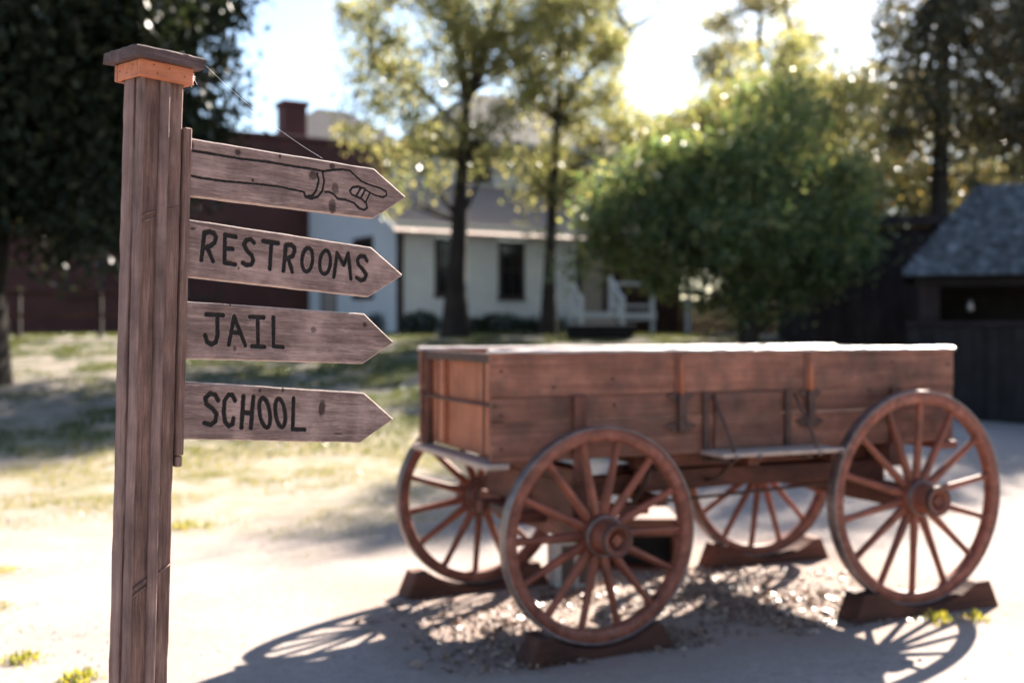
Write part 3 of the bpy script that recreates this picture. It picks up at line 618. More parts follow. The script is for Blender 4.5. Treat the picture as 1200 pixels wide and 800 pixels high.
# wheels: wooden felloe ring (the part), iron tyre, hub, bands, 14 spokes as sub-parts
def wheel(Rw, loc, rz, side, phase):
    """axis = local Y, outer side is -Y for the near wheels (side=-1) and +Y for the far ones"""
    s_ = side
    def oy(d): return s_*d
    fl = .078; tw = .064
    mb = MB(); ro = Rw-.012; ri = ro-fl*.78
    prof = [(ri+.008, -tw/2), (ri, -tw/2+.008), (ri, tw/2-.008), (ri+.008, tw/2), (ro-.002, tw/2), (ro, tw/2-.002), (ro, -tw/2+.002), (ro-.002, -tw/2)]
    mb.lathe(prof, 72); w = mb.build('wheel', M['rim'], wagon, True, loc, (0, 0, rz))
    mb = MB(); mb.lathe([(ro+.0005, -tw/2-.004), (ro+.0005, tw/2+.004), (Rw-.001, tw/2+.004), (Rw, tw/2+.002), (Rw, -tw/2-.002), (Rw-.001, -tw/2-.004)], 96)
    link('tyre', mb.mesh('tyre', M['tyre'], True), w)
    # hub: outer end sticks out
    hp = [(r_*1.1, y_) for r_, y_ in [(0.001, .11), (.060, .11), (.068, .10), (.070, .06), (.096, .040), (.102, 0), (.100, -.035), (.082, -.055), (.074, -.085), (.074, -.175), (.070, -.182), (.05, -.182), (.048, -.150), (.001, -.150)]]
    mb = MB(); mb.lathe([(r, y if s_ < 0 else -y) for r, y in hp], 28, False); link('hub', mb.mesh('hub', M['wheel'], True), w)
    for y0, y1, r in ((-.160, -.184, .085), (.078, .108, .080), (-.058, -.04, .106), (.034, .052, .108)):
        ya, yb = (y0, y1) if s_ < 0 else (-y0, -y1)
        mb = MB(); mb.lathe([(r-.012, ya), (r, ya), (r, yb), (r-.012, yb)], 28); link('hub_band', mb.mesh('hub_band', M['iron'] if r < .09 else M['tyre'], True), w)
    ya, yb = (-.151, -.170) if s_ < 0 else (.151, .170)
    mb = MB(); mb.tube([(0, ya, 0), (0, yb, 0)], [.036, .033], 4); link('axle_nut', mb.mesh('axle_nut', M['wheel']), w)
    # one spoke along local Z, slightly dished, oval and tapering
    mb = MB(); n = 10; V = []
    prof = [(.085, .026, .020), (.14, .028, .023), (.20, .025, .023), (.34, .0205, .021), (Rw-.14, .0185, .020), (Rw-.086, .021, .020), (ri+.01, .021, .019)]
    for z, rx, ry in prof:
        yy = -s_*.018*(z/Rw)*0+s_*(-.012)*(1-z/Rw)
        for k in range(n): a = 2*math.pi*k/n; V.append((rx*math.cos(a), yy+ry*math.sin(a), z))
    mb.add(V, [(i*n+k, i*n+(k+1) % n, (i+1)*n+(k+1) % n, (i+1)*n+k) for i in range(len(prof)-1) for k in range(n)])
    sm = mb.mesh('spoke', M['wheel'], True)
    for k in range(14): link('spoke', sm, w, rot=(0, phase+k*2*math.pi/14+rng.normal(0, .006), 0))
    return w
def fpt(y): p = fa @ Vector((0, y, AF)); return p
wheel(RF, fpt(-hw_), TURN, -1, R(13)); wheel(RF, fpt(hw_), TURN, 1, R(4))
wheel(RR, (FX+WB, ym-hw_, AR), 0, -1, R(3)); wheel(RR, (FX+WB, ym+hw_, AR), 0, 1, R(7))

# timber chocks the wheels stand in
def chock(px, py, Rw, rz, ln, h, wd, label, tilt=0):
    p = wagon.matrix_basis  # wagon frame
    wpos = Matrix.Translation((WX, WY, G(WX, WY))) @ Matrix.Rotation(WYAW, 4, 'Z') @ Vector((px, py, 0))
    zc = ZF+Rw-.004; poly = [(-ln/2, -.02), (ln/2, -.02), (ln/2-.02, .02), (ln/2-.085, h)]
    a = math.acos(min(1, (zc-h)/Rw)); xs = np.linspace(Rw*math.sin(a), -Rw*math.sin(a), 15)
    poly += [(x, zc-math.sqrt(Rw*Rw-x*x)-.003) for x in xs]
    poly += [(-ln/2+.07, h*.97), (-ln/2+.012, .02)]
    mb = MB(); n = len(poly)
    lo_ = [(x, -wd/2, z) for x, z in poly]; hi_ = [(x, wd/2, z) for x, z in poly]
    mb.v = lo_+hi_
    mb.f = [(i, i+n, (i+1) % n+n, (i+1) % n) for i in range(n)]
    # caps as strips between the top outline and the bottom edge
    top_i = list(range(2, n)); bx = [(poly[i][0]) for i in top_i]
    base = len(mb.v)
    for y in (-wd/2, wd/2):
        b0 = len(mb.v)
        for i in top_i: mb.v.append((poly[i][0], y, -.02))
        off = 0 if y < 0 else n
        for k in range(len(top_i)-1):
            q = (off+top_i[k], off+top_i[k+1], b0+k+1, b0+k)
            mb.f.append(q if y < 0 else q[::-1])
    o = mb.build('wheel_chock', M['chock'], None, loc=(wpos.x, wpos.y, G(wpos.x, wpos.y)), rot=(0, 0, WYAW+rz))
    tag(o, label, 'wheel chock', 'timber chocks under the wagon wheels')
pf, pg = fpt(-hw_), fpt(hw_)
chock(pf.x-.02, pf.y, RF, TURN, .86, .135, .17, 'dark red timber chock under the near front wheel, in the wagon shadow')
chock(pg.x-.03, pg.y, RF, TURN, 1.0, .16, .18, 'dark timber chock with sloped end under the far front wheel')
chock(FX+WB+.03, ym-hw_, RR, .0, 1.10, .16, .16, 'brown timber chock with slanted ends under the near rear wheel')
chock(FX+WB+.05, ym+hw_, RR, -.05, 1.0, .16, .18, 'dark timber chock under the far rear wheel')

# ---------------------------------------------------------------- small things under the wagon
bx = thing('wooden_crate', 'low brown wooden crate with dark open front beneath the wagon', 'crate', (.82, 7.92, G(.82, 7.92)), .02)
def part(root, name, lo, hi, mat, c=.004):
    mb = MB(); mb.box(lo, hi, c); return mb.build(name, mat, root)
part(bx, 'side_panel', (-.32, -.25, -.02), (-.295, .25, .335), M['beamY']); part(bx, 'side_panel', (.295, -.25, -.02), (.32, .25, .335), M['beamY'])
part(bx, 'lid', (-.335, -.265, .336), (.335, .265, .358), M['wagX']); part(bx, 'back_panel', (-.294, .225, -.02), (.294, .25, .335), M['beamX'])
part(bx, 'front_rail', (-.294, -.25, .235), (.294, -.226, .335), M['wagX']); part(bx, 'bottom', (-.294, -.25, -.01), (.294, .224, .02), M['beamX'])
part(bx, 'inner_panel', (-.294, -.12, .021), (.294, -.10, .334), M['darkX'])
blk = MB(); blk.box((-.14, -.10, -.02), (.14, .10, .31), .008)
cb = blk.build('concrete_block', M['concrete'], None, loc=(.39, 7.22, G(.39, 7.22)), rot=(0, 0, .25)); tag(cb, 'pale grey concrete block standing on end behind the near front wheel', 'block')
rec = MB(); rec.box((-.10, -.1025, .03), (-.015, -.0985, .28), .001); rec.build('core_shade', M['trim'], cb)  # thin dark plates on the face stand in for shade inside the cores
rec = MB(); rec.box((.015, -.1025, .03), (.10, -.0985, .28), .001); rec.build('core_shade', M['trim'], cb)

# ---------------------------------------------------------------- buildings
BY = R(30)
def lap_wall(mb, x0, x1, z0, z1, lap=.13, holes=(), y=0.0, flip=1):
    """clapboards on a wall in the local xz plane facing -y, leaving rectangular holes"""
    z = z0
    while z < z1-1e-3:
        zt = min(z+lap, z1); spans = [(x0, x1)]
        for hx0, hx1, hz0, hz1 in holes:
            if zt > hz0+.01 and z < hz1-.01:
                ns = []
                for a, b in spans:
                    if hx1 <= a or hx0 >= b: ns.append((a, b))
                    else:
                        if hx0 > a: ns.append((a, hx0))
                        if hx1 < b: ns.append((hx1, b))
                spans = ns
        for a, b in spans:
            mb.add([(a, y-.022, z), (b, y-.022, z), (b, y-.006, zt), (a, y-.006, zt), (a, y, z), (b, y, z)], [(0, 1, 2, 3), (4, 5, 1, 0)])
        z = zt
def window(root, x0, x1, z0, z1, y, glass='glass', nx=2, nz=2, rot=None):
    mtx = rot or Matrix.Identity(4)
    def pb(name, lo, hi, mat, par):
        mb = MB(); mb.box(lo, hi, .006); o = mb.build(name, mat, par)
        if par is root and rot is not None: o.matrix_basis = mtx
        return o
    mb = MB(); t = .09
    mb.box((x0, y-.05, z0), (x0+t, y+.04, z1), .006); mb.box((x1-t, y-.05, z0), (x1, y+.04, z1), .006)
    mb.box((x0+t+.001, y-.048, z1-t), (x1-t-.001, y+.04, z1), .006); mb.box((x0+t+.001, y-.048, z0), (x1-t-.001, y+.04, z0+t*.7), .006)
    w = mb.build('window', M['trim'], root)
    if rot is not None: w.matrix_basis = mtx
    pw = (x1-x0-2*t)/nx; ph = (z1-z0-1.7*t)/nz
    for i in range(nx):
        for j in range(nz):
            a = x0+t+i*pw; c = z0+t*.7+j*ph
            pb('pane', (a+.012, y+.012, c+.012), (a+pw-.012, y+.018, c+ph-.012), M[glass], w)
    mb = MB()
    for i in range(1, nx): mb.box((x0+t+i*pw-.013, y-.005, z0+t*.7), (x0+t+i*pw+.013, y+.025, z1-t), .003)
    for j in range(1, nz): mb.box((x0+t, y-.004, z0+t*.7+j*ph-.02), (x1-t, y+.026, z0+t*.7+j*ph+.02), .003)
    mb.build('glazing_bars', M['trim'], w)
    pb('sill', (x0-.04, y-.09, z0-.05), (x1+.04, y-.001, z0-.001), M['trim'], w)
    return w
# white cottage: lean-to front, two-storey block behind it
CX, CY = -2.84, 28.0; CZ0 = 1.52
cot = thing('white_cottage', 'white clapboard cottage with a lean-to front, dark windows and grey hip roof', 'house', (CX, CY, CZ0), BY)
FW = 9.2; EV = 2.80; DP = 2.5
wins = [(.98, 1.66, 1.05, 2.52), (2.85, 3.65, .98, 2.52)]
door = (5.55, 6.5, .55, 2.55)
mb = MB(); lap_wall(mb, .10, 5.2, -.2, EV, holes=[(a, b, c, d) for a, b, c, d in wins]); mb.build('front_wall', M['white'], cot)
mb = MB(); lap_wall(mb, 5.2, FW, -.2, EV, holes=[door], y=.25); mb.build('porch_wall', M['brownX'], cot)
wins_l = [(-1.75, -.95, .95, 2.45)]
LM = Matrix.Rotation(R(90), 4, 'Z') @ Matrix.Scale(1, 4)
# left wall: local frame x' runs back along +y
LWM = Matrix(((0, 1, 0, 0), (1, 0, 0, 0), (0, 0, 1, 0), (0, 0, 0, 1)))
mb = MB(); mm = MB(); lap_wall(mm, .10, 6.6, -.2, 2.9, holes=[(1.65, 3.0, 1.05, 2.65), (4.3, 5.6, .1, 2.65)])
mb.add([(v[1], v[0], v[2]) for v in mm.v], [f[::-1] for f in mm.f])
for i in range(22):                                   # gable part above the eave line
    z0 = 2.9+i*.13; z1 = z0+.13
    f = lambda z: max(.1, .1+(z-EV)*DP/1.45) if z < EV+1.45 else DP
    if z0 > 4.2: break
    mb.add([(-.022, f(z0), z0), (-.022, 6.6, z0), (-.006, 6.6, z1), (-.006, f(z1), z1)], [(0, 3, 2, 1)])
mb.build('side_wall', M['white'], cot)
for a, b, c, d in wins: window(cot, a, b, c, d, -.004)
def lwin(a, b, c, d, glass='glass', nx=2, nz=2):
    rot = Matrix(((0, 1, 0, 0), (-1, 0, 0, 0), (0, 0, 1, 0), (0, 0, 0, 1)))  # x -> -y, y -> x
    return window(cot, -b, -a, c, d, -.004, glass, nx, nz, rot)
lwin(1.65, 3.0, 1.05, 2.65); 
part(cot, 'corner_post', (5.2, -.03, -.2), (5.3, .248, EV-.03), M['white'], .006)
dr = part(cot, 'door', (door[0]+.1, .26, door[2]), (door[1]-.1, .31, door[3]-.1), M['curtain'])
part(cot, 'door_frame', (door[0], .21, door[2]), (door[0]+.098, .32, door[3]), M['trim']); part(cot, 'door_frame', (door[1]-.098, .21, door[2]), (door[1], .32, door[3]), M['trim'])
part(cot, 'door_frame', (door[0]+.1, .209, door[3]-.098), (door[1]-.1, .32, door[3]), M['trim'])
sd_ = MB(); sd_.box((.0, 4.4, .1), (.05, 5.5, 2.58), .006); sd_.build('side_door', M['curtain'], cot)
for y in (4.3, 5.502):
    mb = MB(); mb.box((-.03, y, .1), (.06, y+.098, 2.65), .005); mb.build('door_frame', M['trim'], cot)
part(cot, 'corner_post', (-.045, -.045, -.2), (.10, .10, EV-.03), M['trim'], .006)
part(cot, 'corner_post', (FW, -.03, -.2), (FW+.1, .07, EV-.03), M['white'], .006)
part(cot, 'inner_mass', (.12, .36, -.2), (FW-.02, 6.5, 2.5), M['trim'], .01)
mb = MB(); mb.beam((-.30, -.42, EV-.03), (FW+.3, -.42, EV-.03), .05, .16); mb.build('eave_board', M['white'], cot)
RS = 1.45/DP
mb = MB()
for i in range(11):                                   # lean-to roof in overlapping courses
    y0 = -.45+i*.272; y1 = y0+.30; z0 = EV+.03+(y0+.0)*RS; z1 = EV+.03+y1*RS
    mb.add([(-.35, y0, z0+.045), (FW+.35, y0, z0+.045), (FW+.35, y1, z1+.015), (-.35, y1, z1+.015), (-.35, y0, z0), (FW+.35, y0, z0)], [(0, 1, 2, 3), (4, 5, 1, 0)])
mb.add([(-.35, -.45, EV-.23), (FW+.35, -.45, EV-.23), (FW+.35, DP, EV+1.45), (-.35, DP, EV+1.45)], [(0, 3, 2, 1)])
mb.build('lean_to_roof', M['roof_pink'], cot)
mb = MB(); mb.beam((-.37, -.45, EV-.17), (-.37, DP+.05, EV-.17+(DP+.5)*RS), .04, .16); mb.build('rake_board', M['white'], cot)
mb = MB(); mb.box((-.2, DP+.01, EV+1.40), (FW, 6.8, EV+1.50), .01); mb.build('flat_roof', M['roof_grey'], cot)
mb = MB(); lap_wall(mb, 2.6, FW, EV+1.3, 5.55, y=DP, holes=[(3.1, 4.0, 4.45, 5.35), (5.4, 6.3, 4.45, 5.35)]); mb.build('upper_wall', M['white'], cot)
for a in (3.1, 5.4): window(cot, a, a+.9, 4.45, 5.35, DP-.004)
mb = MB(); e0, e1, y0, y1, zz = 2.0, FW+.5, DP-.55, 6.75, 5.55
rz_ = 7.4; ra, rb, rm = 4.3, FW-2.0, (DP-.55+6.75)/2
mb.add([(e0, y0, zz), (e1, y0, zz), (e1, y1, zz), (e0, y1, zz), (ra, rm, rz_), (rb, rm, rz_)], [(0, 1, 5, 4), (1, 2, 5), (2, 3, 4, 5), (3, 0, 4), (3, 2, 1, 0)])
mb.build('hip_roof', M['roof_grey'], cot)
mb = MB(); mb.beam((e0, y0-.02, zz-.07), (e1, y0-.02, zz-.07), .04, .16); mb.build('eave_board', M['white'], cot)
mb = MB(); mb.box((2.62, DP+.02, EV+1.51), (FW-.02, 6.55, 5.54), .01); mb.build('upper_mass', M['white'], cot)

# steps with white railings
stp = thing('porch_steps', 'white porch steps with two slanting handrails in front of the cottage', 'steps', (2.35, 29.1, G(2.35, 29.1)), R(10))
for i in range(4): part(stp, 'step', (-.55, .28*i, -.1), (.55, .28*i+.30 if i < 3 else 1.9, .15+.15*i), M['white'] if i == 3 else M['curtain'], .008)
for x in (-.56, .56):
    part(stp, 'newel_post', (x-.055, -.10, -.1), (x+.055, .01, 1.02), M['white'], .01)
    mb = MB(); mb.beam((x, -.05, .92), (x, 1.15, 1.50), .07, .08); mb.build('handrail', M['white'], stp)
    mb = MB(); mb.beam((x, -.03, .42), (x, 1.15, .98), .05, .06); mb.build('lower_rail', M['white'], stp)
    part(stp, 'landing_post', (x-.05, 1.13, .4), (x+.05, 1.23, 1.60), M['white'], .01)
    for k in range(4): part(stp, 'baluster', (x-.018, .16+k*.24, .38+k*.12), (x+.018, .196+k*.24, 1.0+k*.115), M['white'], .004)
part(stp, 'porch_rail', (.62, 1.16, 1.35), (1.75, 1.22, 1.43), M['white'], .008); part(stp, 'porch_rail', (.62, 1.16, .75), (1.75, 1.22, .81), M['white'], .008)
part(stp, 'porch_floor', (.551, 1.0, .40), (1.8, 1.9, .60), M['white'], .008)
part(stp, 'landing_post', (1.70, 1.13, -.1), (1.80, 1.23, 1.50), M['white'], .01)

# low dark trough before the steps
tr = thing('feed_trough', 'low dark trough on the ground in front of the porch steps', 'trough', (1.95, 24.6, G(1.95, 24.6)), R(4))
part(tr, 'long_side', (-.72, -.26, .02), (.72, -.22, .30), M['darkX']); part(tr, 'long_side', (-.72, .22, .02), (.72, .26, .30), M['darkX'])
part(tr, 'end_board', (-.70, -.219, .02), (-.66, .219, .33), M['darkY']); part(tr, 'end_board', (.66, -.219, .02), (.70, .219, .33), M['darkY'])
part(tr, 'bottom', (-.658, -.218, .03), (.658, .218, .07), M['darkX']); part(tr, 'rim', (-.76, -.30, .301), (.76, -.215, .325), M['steel'])
part(tr, 'foot', (-.6, -.2, -.08), (-.5, .2, .019), M['darkY']); part(tr, 'foot', (.5, -.2, -.08), (.6, .2, .019), M['darkY'])

# red brick building with parapet and chimney
bk = thing('brick_building', 'dark red brick building with a flat parapet and square chimney', 'building', (-4.1, 35.4, 1.5), BY)
mb = MB(); mb.box((-19, 0, -.4), (0, 9, 5.95), .02); mb.build('wall', M['brick'], bk)
mb = MB(); mb.box((-19.06, -.08, 5.951), (.08, 9.06, 6.10), .02); mb.build('parapet_coping', M['brick'], bk)
mb = MB(); mb.box((-3.05, .6, 6.101), (-2.3, 1.35, 7.15), .02); mb.build('chimney', M['brick'], bk)
mb = MB(); mb.box((-3.12, .53, 7.151), (-2.23, 1.42, 7.30), .02); mb.build('chimney_cap', M['brick'], bk)
mb = MB(); mb.add([(-3.2, 3.0, 6.11), (3.6, 3.0, 6.11), (3.6, 8.0, 6.11), (-3.2, 8.0, 6.11), (-.3, 5.2, 8.1), (.8, 5.2, 8.1)], [(0, 1, 5, 4), (1, 2, 5), (2, 3, 4, 5), (3, 0, 4)])
mb.build('roof', M['roof_grey'], bk)
for x in (-6.2, -9.5, -12.8):
    window(bk, x, x+1.0, 1.1, 2.8, -.004); 
# rail fence at far left
rf = thing('rail_fence', 'low dark wooden rail fence before the brick building', 'fence', (-11.5, 24.5, G(-11.5, 24.5)), R(6))
part(rf, 'rail', (-3, -.03, .95), (4.2, .03, 1.05), M['brownX']); part(rf, 'rail', (-3, -.03, .48), (4.2, .03, .56), M['brownX'])
for i in range(5): part(rf, 'fence_post', (-3+i*1.75, .031, -.2), (-2.9+i*1.75, .13, 1.08), M['barnZ'])

# brown board fence right of the steps
bf = thing('board_fence', 'reddish brown board fence behind the bushy green tree', 'fence', (3.6, 32.6, G(3.6, 32.6)), R(4))
for i in range(34): part(bf, 'fence_board', (i*.20, 0, -.25), (i*.20+.192, .025, 1.05+rng.normal(0, .012)), M['brownZ'], .003)
part(bf, 'rail', (0, .026, .2), (6.8, .08, .3), M['brownX']); part(bf, 'rail', (0, .026, .75), (6.8, .08, .85), M['brownX'])

# dark barn on the right
bn = thing('dark_barn', 'dark brown board barn with a flat eave behind the shingled shed', 'barn', (6.55, 24.2, G(7, 24.2)-.3), R(-4))
for i in range(34): part(bn, 'wall_board', (i*.21, 0, -.3), (i*.21+.203, .03, 3.55), M['barnZ'], .004)
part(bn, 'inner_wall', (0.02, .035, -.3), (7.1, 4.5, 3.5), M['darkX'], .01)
part(bn, 'eave_board', (-.25, -.28, 3.56), (7.4, -.22, 3.78), M['barnX'], .006)
mb = MB(); mb.add([(-.25, -.26, 3.79), (7.4, -.26, 3.79), (7.4, 4.8, 4.15), (-.25, 4.8, 4.15), (-.25, -.26, 3.72), (7.4, -.26, 3.72), (7.4, 4.8, 4.05), (-.25, 4.8, 4.05)], [(0, 1, 2, 3), (7, 6, 5, 4), (0, 4, 5, 1), (1, 5, 6, 2), (2, 6, 7, 3), (3, 7, 4, 0)])
mb.build('roof', M['barnX'], bn)

# shingled shed / counter stall
SX, SY = 6.95, 19.3
sh = thing('shingled_shed', 'dark open-fronted shed with a weathered grey-blue shingle roof and counter', 'shed', (SX, SY, .16), R(-20))
SLP = R(38); EZ = 2.42
part(sh, 'corner_post', (.12, .05, -.2), (.46, .35, EZ-.06), M['barnZ'], .01)
part(sh, 'corner_post', (5.2, .05, -.2), (5.5, .35, EZ-.06), M['barnZ'], .01)
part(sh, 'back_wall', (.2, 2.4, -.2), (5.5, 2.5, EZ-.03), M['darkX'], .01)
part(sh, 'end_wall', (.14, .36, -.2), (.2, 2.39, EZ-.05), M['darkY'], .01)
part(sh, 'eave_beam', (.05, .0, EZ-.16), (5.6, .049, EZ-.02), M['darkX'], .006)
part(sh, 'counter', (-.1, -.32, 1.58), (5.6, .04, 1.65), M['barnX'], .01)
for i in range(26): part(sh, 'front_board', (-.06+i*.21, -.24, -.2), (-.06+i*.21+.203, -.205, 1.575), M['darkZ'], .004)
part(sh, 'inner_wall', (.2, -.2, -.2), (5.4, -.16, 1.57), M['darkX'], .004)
lamp = MB(); lamp.lathe([(.001, 0), (.05, 0), (.06, .03), (.045, .16), (.02, .2), (.001, .2)], 14, False)
lo_ = lamp.build('hanging_lantern', M['steel'], None, True, (8.05, 19.5, 2.0), (R(90), 0, 0)); tag(lo_, 'small dull metal lantern hanging in the dark shed opening', 'lantern')
RW, RH = 5.9, 1.72; rd = RH/math.tan(SLP); hipx = 1.30
# roof deck: front slope and the left hip slope
mb = MB(); x0 = -.15; y0 = -.42
mb.add([(x0, y0, EZ), (RW, y0, EZ), (RW, y0+rd, EZ+RH), (x0+hipx, y0+rd, EZ+RH), (x0, y0+2*rd, EZ), (RW, y0+2*rd, EZ)], [(0, 1, 2, 3), (0, 3, 4), (4, 3, 2, 5), (0, 4, 5, 1)])
mb.build('roof', M['darkX'], sh)
roof = [c for c in sh.children if c.name.startswith('roof')][0]
sl_len = RH/math.sin(SLP); courses = 15; exp_ = sl_len/courses
def shingle_mesh(w):
    m_ = MB(); m_.box((0, 0, 0), (w, exp_*1.35, .014), .002); return m_.mesh('shingle', M['shingle'])
SM = [shingle_mesh(w) for w in (.12, .16, .20, .24)]; SWd = (.12, .16, .20, .24)
Rs = Matrix.Rotation(SLP, 4, 'X'); cnt = 0
for c in range(courses):
    t = c/courses; x = x0+hipx*t+.01; xe = 4.1
    while x < xe:
        k = int(rng.integers(0, 4)); s_ = c*exp_-.02
        p = Vector((x, y0+s_*math.cos(SLP)-.012, EZ+s_*math.sin(SLP)+.020+rng.normal(0, .003)))
        link('shingle', SM[k], roof, matrix=Matrix.Translation(p) @ Rs @ Matrix.Rotation(rng.normal(0, .012), 4, 'Z') @ Matrix.Rotation(R(-1.5)+rng.normal(0, .008), 4, 'X'))
        x += SWd[k]+.006; cnt += 1

# ---------------------------------------------------------------- trees
def leaf_mesh(name, C, size, mat, droop=0., aspect=.5, flat=1.):
    n = len(C); a = rng.normal(0, 1, (n, 3)); a[:, 2] = a[:, 2]*flat-droop; a /= np.linalg.norm(a, axis=1)[:, None]
    b = rng.normal(0, 1, (n, 3)); b[:, 2] *= flat; b -= (b*a).sum(1)[:, None]*a; b /= np.linalg.norm(b, axis=1)[:, None]
    s = size*(rng.uniform(.6, 1.35, (n, 1)) if flat == 1 else rng.lognormal(-.35, .6, (n, 1)).clip(.2, 2.2)); l = a*s*.5; w = b*s*.5*aspect
    V = np.stack([C-l, C+w, C+l, C-w], 1).reshape(-1, 3)
    return np_mesh(name, V, np.arange(4*n).reshape(n, 4), mat)
def in_ell(n, e, shell=.5):
    d = rng.normal(0, 1, (n, 3)); d /= np.linalg.norm(d, axis=1)[:, None]
    r = rng.random(n)**(1/3)*(1-shell)+shell*rng.random(n)**(.25)
    return np.array(e[:3])+d*r[:, None]*np.array(e[3:])
def tree(name, label, base, trunk, rad, ells, ncl, nlf, sig, lsize, lmat, bmat='bark', droop=0., cat='tree', group=None, extra=(), shell=.5, hang=1.0, limbs=.6):
    """trunk and ells in metres from the base; one trunk mesh with limbs, one crown of leaves"""
    z0 = G(*base); root = thing(name, label, cat, (base[0], base[1], z0), 0, group)
    mb = MB(); P = [Vector(p) for p in trunk]; nP = len(P)
    rr = [rad*(1-.62*i/(nP-1)) for i in range(nP)]; rr[0] = rad*1.35
    mb.tube([(P[0].x, P[0].y, -.3)]+P, [rad*1.5]+rr, 12)
    for pl, r0 in extra: mb.tube(pl, [r0*(1-.6*i/(len(pl)-1)) for i in range(len(pl))], 8)
    vol = np.array([e[3]*e[4]*e[5] for e in ells]); cl = []
    for e, v in zip(ells, vol): cl.append(in_ell(max(2, int(ncl*v/vol.sum())), e, shell))
    cl = np.concatenate(cl)
    nodes = [(p, r) for p, r in zip(P, rr)][max(1, nP//2):]
    for pl, r0 in extra: nodes += [(Vector(p), r0*.5) for p in pl[1:]]
    for c in cl[rng.random(len(cl)) < limbs]:
        c = Vector(c); p, r = min(nodes, key=lambda q: (q[0]-c).length+(.8 if q[0].z > c.z else 0))
        m1 = p.lerp(c, .5)+Vector(rng.normal(0, .12, 3)*(c-p).length*.5)+Vector((0, 0, .06*(c-p).length))
        mb.tube([p, m1, c], [max(.012, r*.38), max(.009, r*.2), .005], 5, False)
    mb.build('trunk', M[bmat], root, True)
    k = rng.integers(max(3, nlf//3), int(nlf*1.7), len(cl)); ctr = np.repeat(cl, k, 0); sg = np.repeat(sig*rng.uniform(.55, 1.35, len(cl)), k)[:, None]
    off = rng.normal(0, 1, ctr.shape)*sg*np.array([1, 1, .75*hang]); off[:, 2] -= np.abs(off[:, 2])*(hang-1)*.6
    cr_ = link('crown', leaf_mesh('crown', ctr+off, lsize, M[lmat], droop), root); cr_['kind'] = 'stuff'
    return root
# big dark tree on the left
tree('broad_tree', 'huge dark evergreen tree overhanging the left edge behind the signpost', (-8.7, 18.0),
     [(0, 0, 0), (.1, 0, 1.5), (.3, 0, 3.0), (.5, .1, 4.6), (.6, .2, 6.2)], .42,
     [(.9, 0, 6.6, 3.1, 3.0, 3.4), (-2.4, .4, 6.0, 2.8, 3, 3.2), (1.7, .3, 4.2, 1.9, 2.0, 1.5), (-.8, -.4, 3.9, 2.6, 2.2, 1.2), (3.1, .8, 5.6, 1.1, 1.6, 2.2), (.6, -.2, 2.9, 2.0, 1.6, .8), (-1.6, 0, 2.6, 1.4, 1.6, .8)], 620, 190, .34, .19, 'leaf_dark', droop=.8, hang=1.3, shell=.35)
# two slender trees before the cottage
tree('slender_tree', 'dark-trunked tree with yellow-green hanging leaves before the cottage, left of the two', (-1.28, 25.0),
     [(0, 0, 0), (.02, 0, 1.2), (.10, 0, 2.6), (.18, 0, 4.0), (.26, 0, 5.4)], .26,
     [(-.9, 0, 6.6, 1.9, 1.6, 1.5), (1.2, .2, 7.3, 1.7, 1.5, 1.5), (-.6, -.2, 4.4, 1.2, 1.2, .8), (-2.0, 0, 5.1, .8, .8, .7), (.8, 0, 4.6, 1.0, 1.0, .9), (-1.5, 0, 3.6, .35, .4, .9), (-.7, 0, 3.3, .4, .4, .6), (0, 0, 9.0, 1.9, 1.6, 1.2)], 270, 95, .23, .12, 'leaf_yellow', droop=1.0, hang=1.25,
     extra=[([(.26, 0, 5.4), (.05, 0, 6.6), (-.25, .1, 7.9), (-.5, .1, 9.2)], .12), ([(.26, 0, 5.3), (.75, .1, 6.7), (1.1, .2, 8.2), (1.3, .2, 9.4)], .11), ([(.2, 0, 4.6), (-.8, -.1, 5.6), (-1.9, 0, 6.1)], .07)], shell=.3)
tree('slender_tree', 'thin-trunked pale yellow tree before the cottage, right of the two', (.86, 26.2),
     [(0, 0, 0), (.02, 0, 1.5), (.10, 0, 3.2), (.22, 0, 5.0), (.28, 0, 6.6)], .16,
     [(.3, 0, 6.6, 1.7, 1.6, 1.5), (1.2, 0, 5.0, 1.3, 1.3, .9), (.2, 0, 3.9, 1.0, 1.0, .9), (.7, .1, 8.5, 1.4, 1.3, 1.0), (-.2, 0, 2.5, .35, .4, .5), (2.4, .1, 7.6, .7, .6, .35)], 230, 90, .23, .12, 'leaf_yellow', droop=.8, hang=1.2,
     extra=[([(.24, 0, 5.2), (.9, 0, 6.2), (1.9, .1, 7.2), (2.7, .1, 7.7)], .07)], shell=.3)
